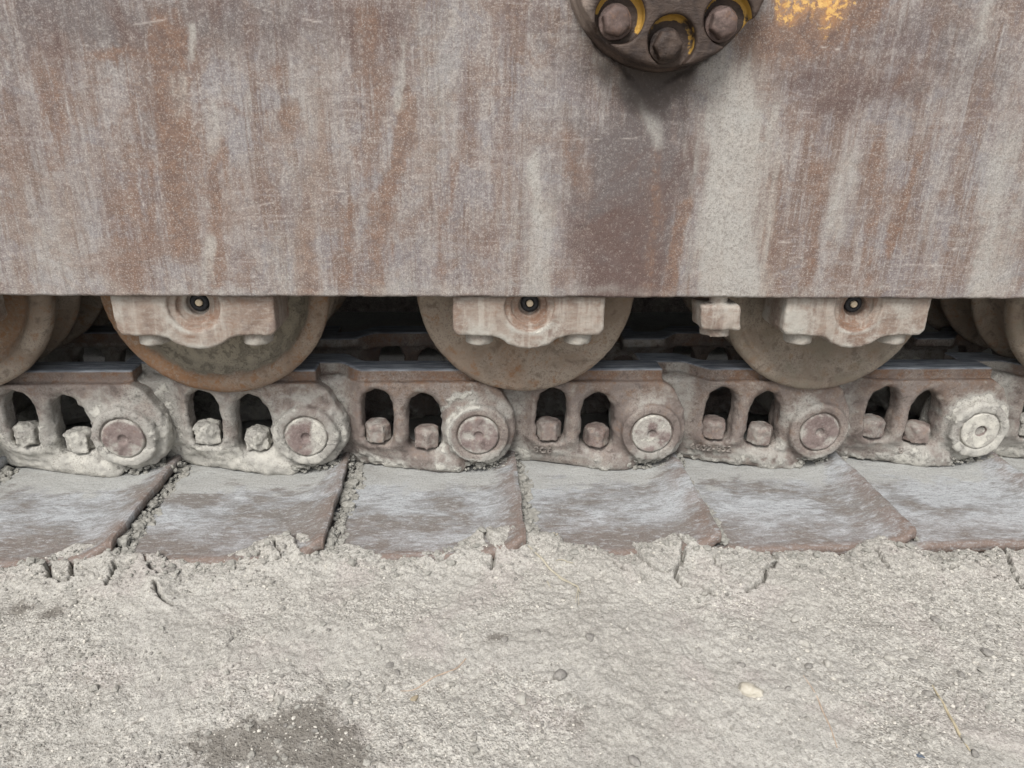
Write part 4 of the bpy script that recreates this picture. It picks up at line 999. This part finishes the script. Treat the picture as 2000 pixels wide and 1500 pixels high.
PEBBLES = {2: 'large rounded grey pebble in the foreground centre, right of the mud lump', 3: 'dark pebble just above the left end of the bent twig, upper of two', 4: 'dark pebble touching the bent twig, lower of two', 6: 'grey pebble alone on smooth silt below the middle shoe', 7: 'small grey pebble left of the lone one, below the straw', 8: 'dark round pebble close above the white stone', 9: 'dark pebble beside the pale one, above the upper end of the dull stem', 10: 'pale ring-shaped pebble just above the top of the dull stem', 11: 'light pebble in the short row above the yellow stem, left one', 12: 'dark pebble at the right end of the short row above the yellow stem', 13: 'light pebble in the middle of the short row above the yellow stem', 14: 'dark pebble touching the yellow stem near its upper end', 15: 'small grey pebble right of the yellow stem', 16: 'light lumpy pebble on silt, higher of the two right of centre', 17: 'grey pebble below the right corner shoes, left of the damp patch', 18: 'small dark pebble at the bottom edge beside the big damp stain', 19: 'large grey pebble at the bottom edge, right of centre', 20: 'dark pebble at the lower end of the yellow stem', 22: 'small dark pebble straight up from the white stone', 23: 'tiny dark pebble to the right of the white stone', 24: 'light pebble nearest the cracked crust of the right shoes', 25: 'dark pebble in the centre by the brownish damp spot', 26: 'dark pebble at the far right edge of the ground', 27: 'light pebble lying on the cracked mud at the left shoes', 28: 'grey pebble on the broken crust of the second shoe', 29: 'light pebble left of centre above the dark pair by the twig'}
def stone_mesh(seed, flat, sx_=1.0):
    V = I2V.copy()
    n = fbm(V[:, 0] + seed, V[:, 1], V[:, 2], 1.3, 3, 800)
    V = V * (1 + 0.28 * n)[:, None] * np.array([1.0 * sx_, 0.8, flat])
    return V
for i, (kind, sx0, sy0, r0) in enumerate(STONES):
    mat = {'white stone': 'stone_white', 'pale': 'stone_mid', 'd': 'stone_dark', 'dk': 'stone_dark', 'l': 'stone_mid', 'tan': 'stone_tan', 'blue chip': 'chip'}[kind]
    flat = 0.22 if kind == 'blue chip' else 0.55
    V = stone_mesh(i * 3.1 + 1, flat, 1.35 if kind == 'white stone' else 1.1)
    a = -0.5 if kind == 'white stone' else rng.uniform(0, 6.28)
    R2 = np.array([[math.cos(a), -math.sin(a)], [math.sin(a), math.cos(a)]])
    V[:, :2] = V[:, :2] @ R2.T
    sc_ = r0 * (0.82 if kind == 'white stone' else 1.0 if kind in ('white stone', 'pale') else 0.85)
    o = obj("stone", mesh_np("stone", V * sc_, I2F, M[mat], True), None, (sx0, sy0, GH(sx0, sy0) + sc_ * flat * 0.25))
    if kind == 'white stone': tag(o, "biggest pale cream pointed stone lying on the silt", "stone")
    elif kind == 'tan': tag(o, "small round tan pebble near the thin bent twig", "pebble")
    elif kind == 'pale': o.name = "mud_lump"; tag(o, "pale crumbly mud lump in the middle foreground", "mud lump")
    elif kind == 'blue chip': o.name = "slate_chip"; tag(o, "flat blue-black chip lying in the right foreground", "chip")
    else: o.name = "pebble"; tag(o, PEBBLES[i], "pebble", "pebbles scattered on the silt")

def tube(pts, radii, seg=8, seed=0):
    P = np.array(pts, dtype=float); n = len(P)
    T = np.gradient(P, axis=0); T /= np.linalg.norm(T, axis=1, keepdims=True) + 1e-9
    A = np.cross(T, [0, 0, 1.0]); A /= np.linalg.norm(A, axis=1, keepdims=True) + 1e-9
    B = np.cross(A, T); th = np.linspace(0, 2 * np.pi, seg, endpoint=False)
    rr = np.interp(np.linspace(0, 1, n), np.linspace(0, 1, len(radii)), radii)
    V = P[:, None] + rr[:, None, None] * (A[:, None] * np.cos(th)[None, :, None] + B[:, None] * np.sin(th)[None, :, None])
    i = np.arange(n * seg).reshape(n, seg); j = np.roll(i, -1, axis=1)
    Q = np.stack([i[:-1], j[:-1], j[1:], i[1:]], -1).reshape(-1, 4)
    return V.reshape(-1, 3), Q
def strand(pts, radii, lift=0.0015, wobble=0.0008, seed=0):
    d = np.array(pts); t = np.linspace(0, len(d) - 1, 40)
    x = np.interp(t, np.arange(len(d)), d[:, 0]); y = np.interp(t, np.arange(len(d)), d[:, 1])
    k = np.ones(5) / 5
    xs = np.convolve(np.pad(x, 2, mode='edge'), k, 'valid'); ys = np.convolve(np.pad(y, 2, mode='edge'), k, 'valid')
    xs = xs + wobble * fbm(t, t * 0, None, 0.6, 2, 900 + seed); ys = ys + wobble * fbm(t, t * 0, None, 0.6, 2, 950 + seed)
    zs = np.array([GH(a, b) for a, b in zip(xs, ys)])
    zs = np.convolve(np.pad(zs, 3, mode='edge'), np.ones(7) / 7, 'valid') + lift
    return tube(np.stack([xs, ys, zs], -1), radii, 8)
def strands(name, parts, mat, label, cat):
    Vs, Qs, o0 = [], [], 0
    for s_, (pts, radii, lift) in enumerate(parts):
        V, Q = strand(pts, radii, lift, seed=s_); Vs.append(V); Qs.append(Q + o0); o0 += len(V)
    tag(obj(name, mesh_np(name, np.concatenate(Vs), np.concatenate(Qs), mat)), label, cat)
TW = {'twig': [(-0.0683, 0.5515), (-0.0534, 0.5536), (-0.0338, 0.5686), (-0.0133, 0.5798), (-0.0018, 0.5964)], 'stemL': [(0.3432, 0.5552), (0.3453, 0.5256), (0.3413, 0.4911), (0.337, 0.468)], 'stemR': [(0.4734, 0.5407), (0.4672, 0.5107), (0.4596, 0.48), (0.4562, 0.4571)], 'straw1': [(0.0767, 0.7802), (0.0944, 0.7571), (0.1138, 0.7296), (0.133, 0.7086)], 's2': [(0.1104, 0.7277), (0.1321, 0.7106), (0.1346, 0.6986)], 's3': [(0.1326, 0.7056), (0.1248, 0.678)], 's4': [(0.1326, 0.7056), (0.1291, 0.6741)], 's5': [(0.1151, 0.7942), (0.1274, 0.8107)], 's6': [(0.0971, 0.722), (0.0995, 0.7098)], 's7': [(0.1106, 0.7565), (0.133, 0.7525)], 'hair': [(-0.1407, 0.6119), (-0.1329, 0.6069), (-0.1333, 0.5994)]}
strands("twig", [(TW['twig'], [0.0003, 0.0008, 0.0009, 0.0007], 0.0005)], M['twig'], "thin bent pinkish twig lying in the middle foreground", "twig")
strands("dry_stem", [(TW['stemL'], [0.0005, 0.0009, 0.0006], 0.0000)], M['twig'], "thin dull stem half buried, left of the yellow stem", "stem")
strands("dry_stem", [(TW['stemR'], [0.0006, 0.0013, 0.0015, 0.0006], 0.0003)], M['stem'], "yellowish dry stem in the right foreground", "stem")
strands("straw_tuft", [(TW['straw1'], [0.0006, 0.0014, 0.0012, 0.0008], 0.001), (TW['s2'], [0.0009, 0.0011, 0.0006], 0.002), (TW['s3'], [0.0006, 0.0003], 0.002), (TW['s4'], [0.0006, 0.0003], 0.002), (TW['s6'], [0.0009, 0.0005], 0.0015), (TW['s7'], [0.0004, 0.0008, 0.0004], 0.0015)], M['straw'], "bleached broken straw lying on cracked mud before the middle shoe", "straw")
strands("straw_scrap", [(TW['s5'], [0.0010, 0.0015, 0.0006], 0.002), ([(0.112, 0.803), (0.121, 0.800), (0.128, 0.803)], [0.0005, 0.0011, 0.0004], 0.002)], M['straw'], "short straw scrap at the foot of the track shoe", "straw")
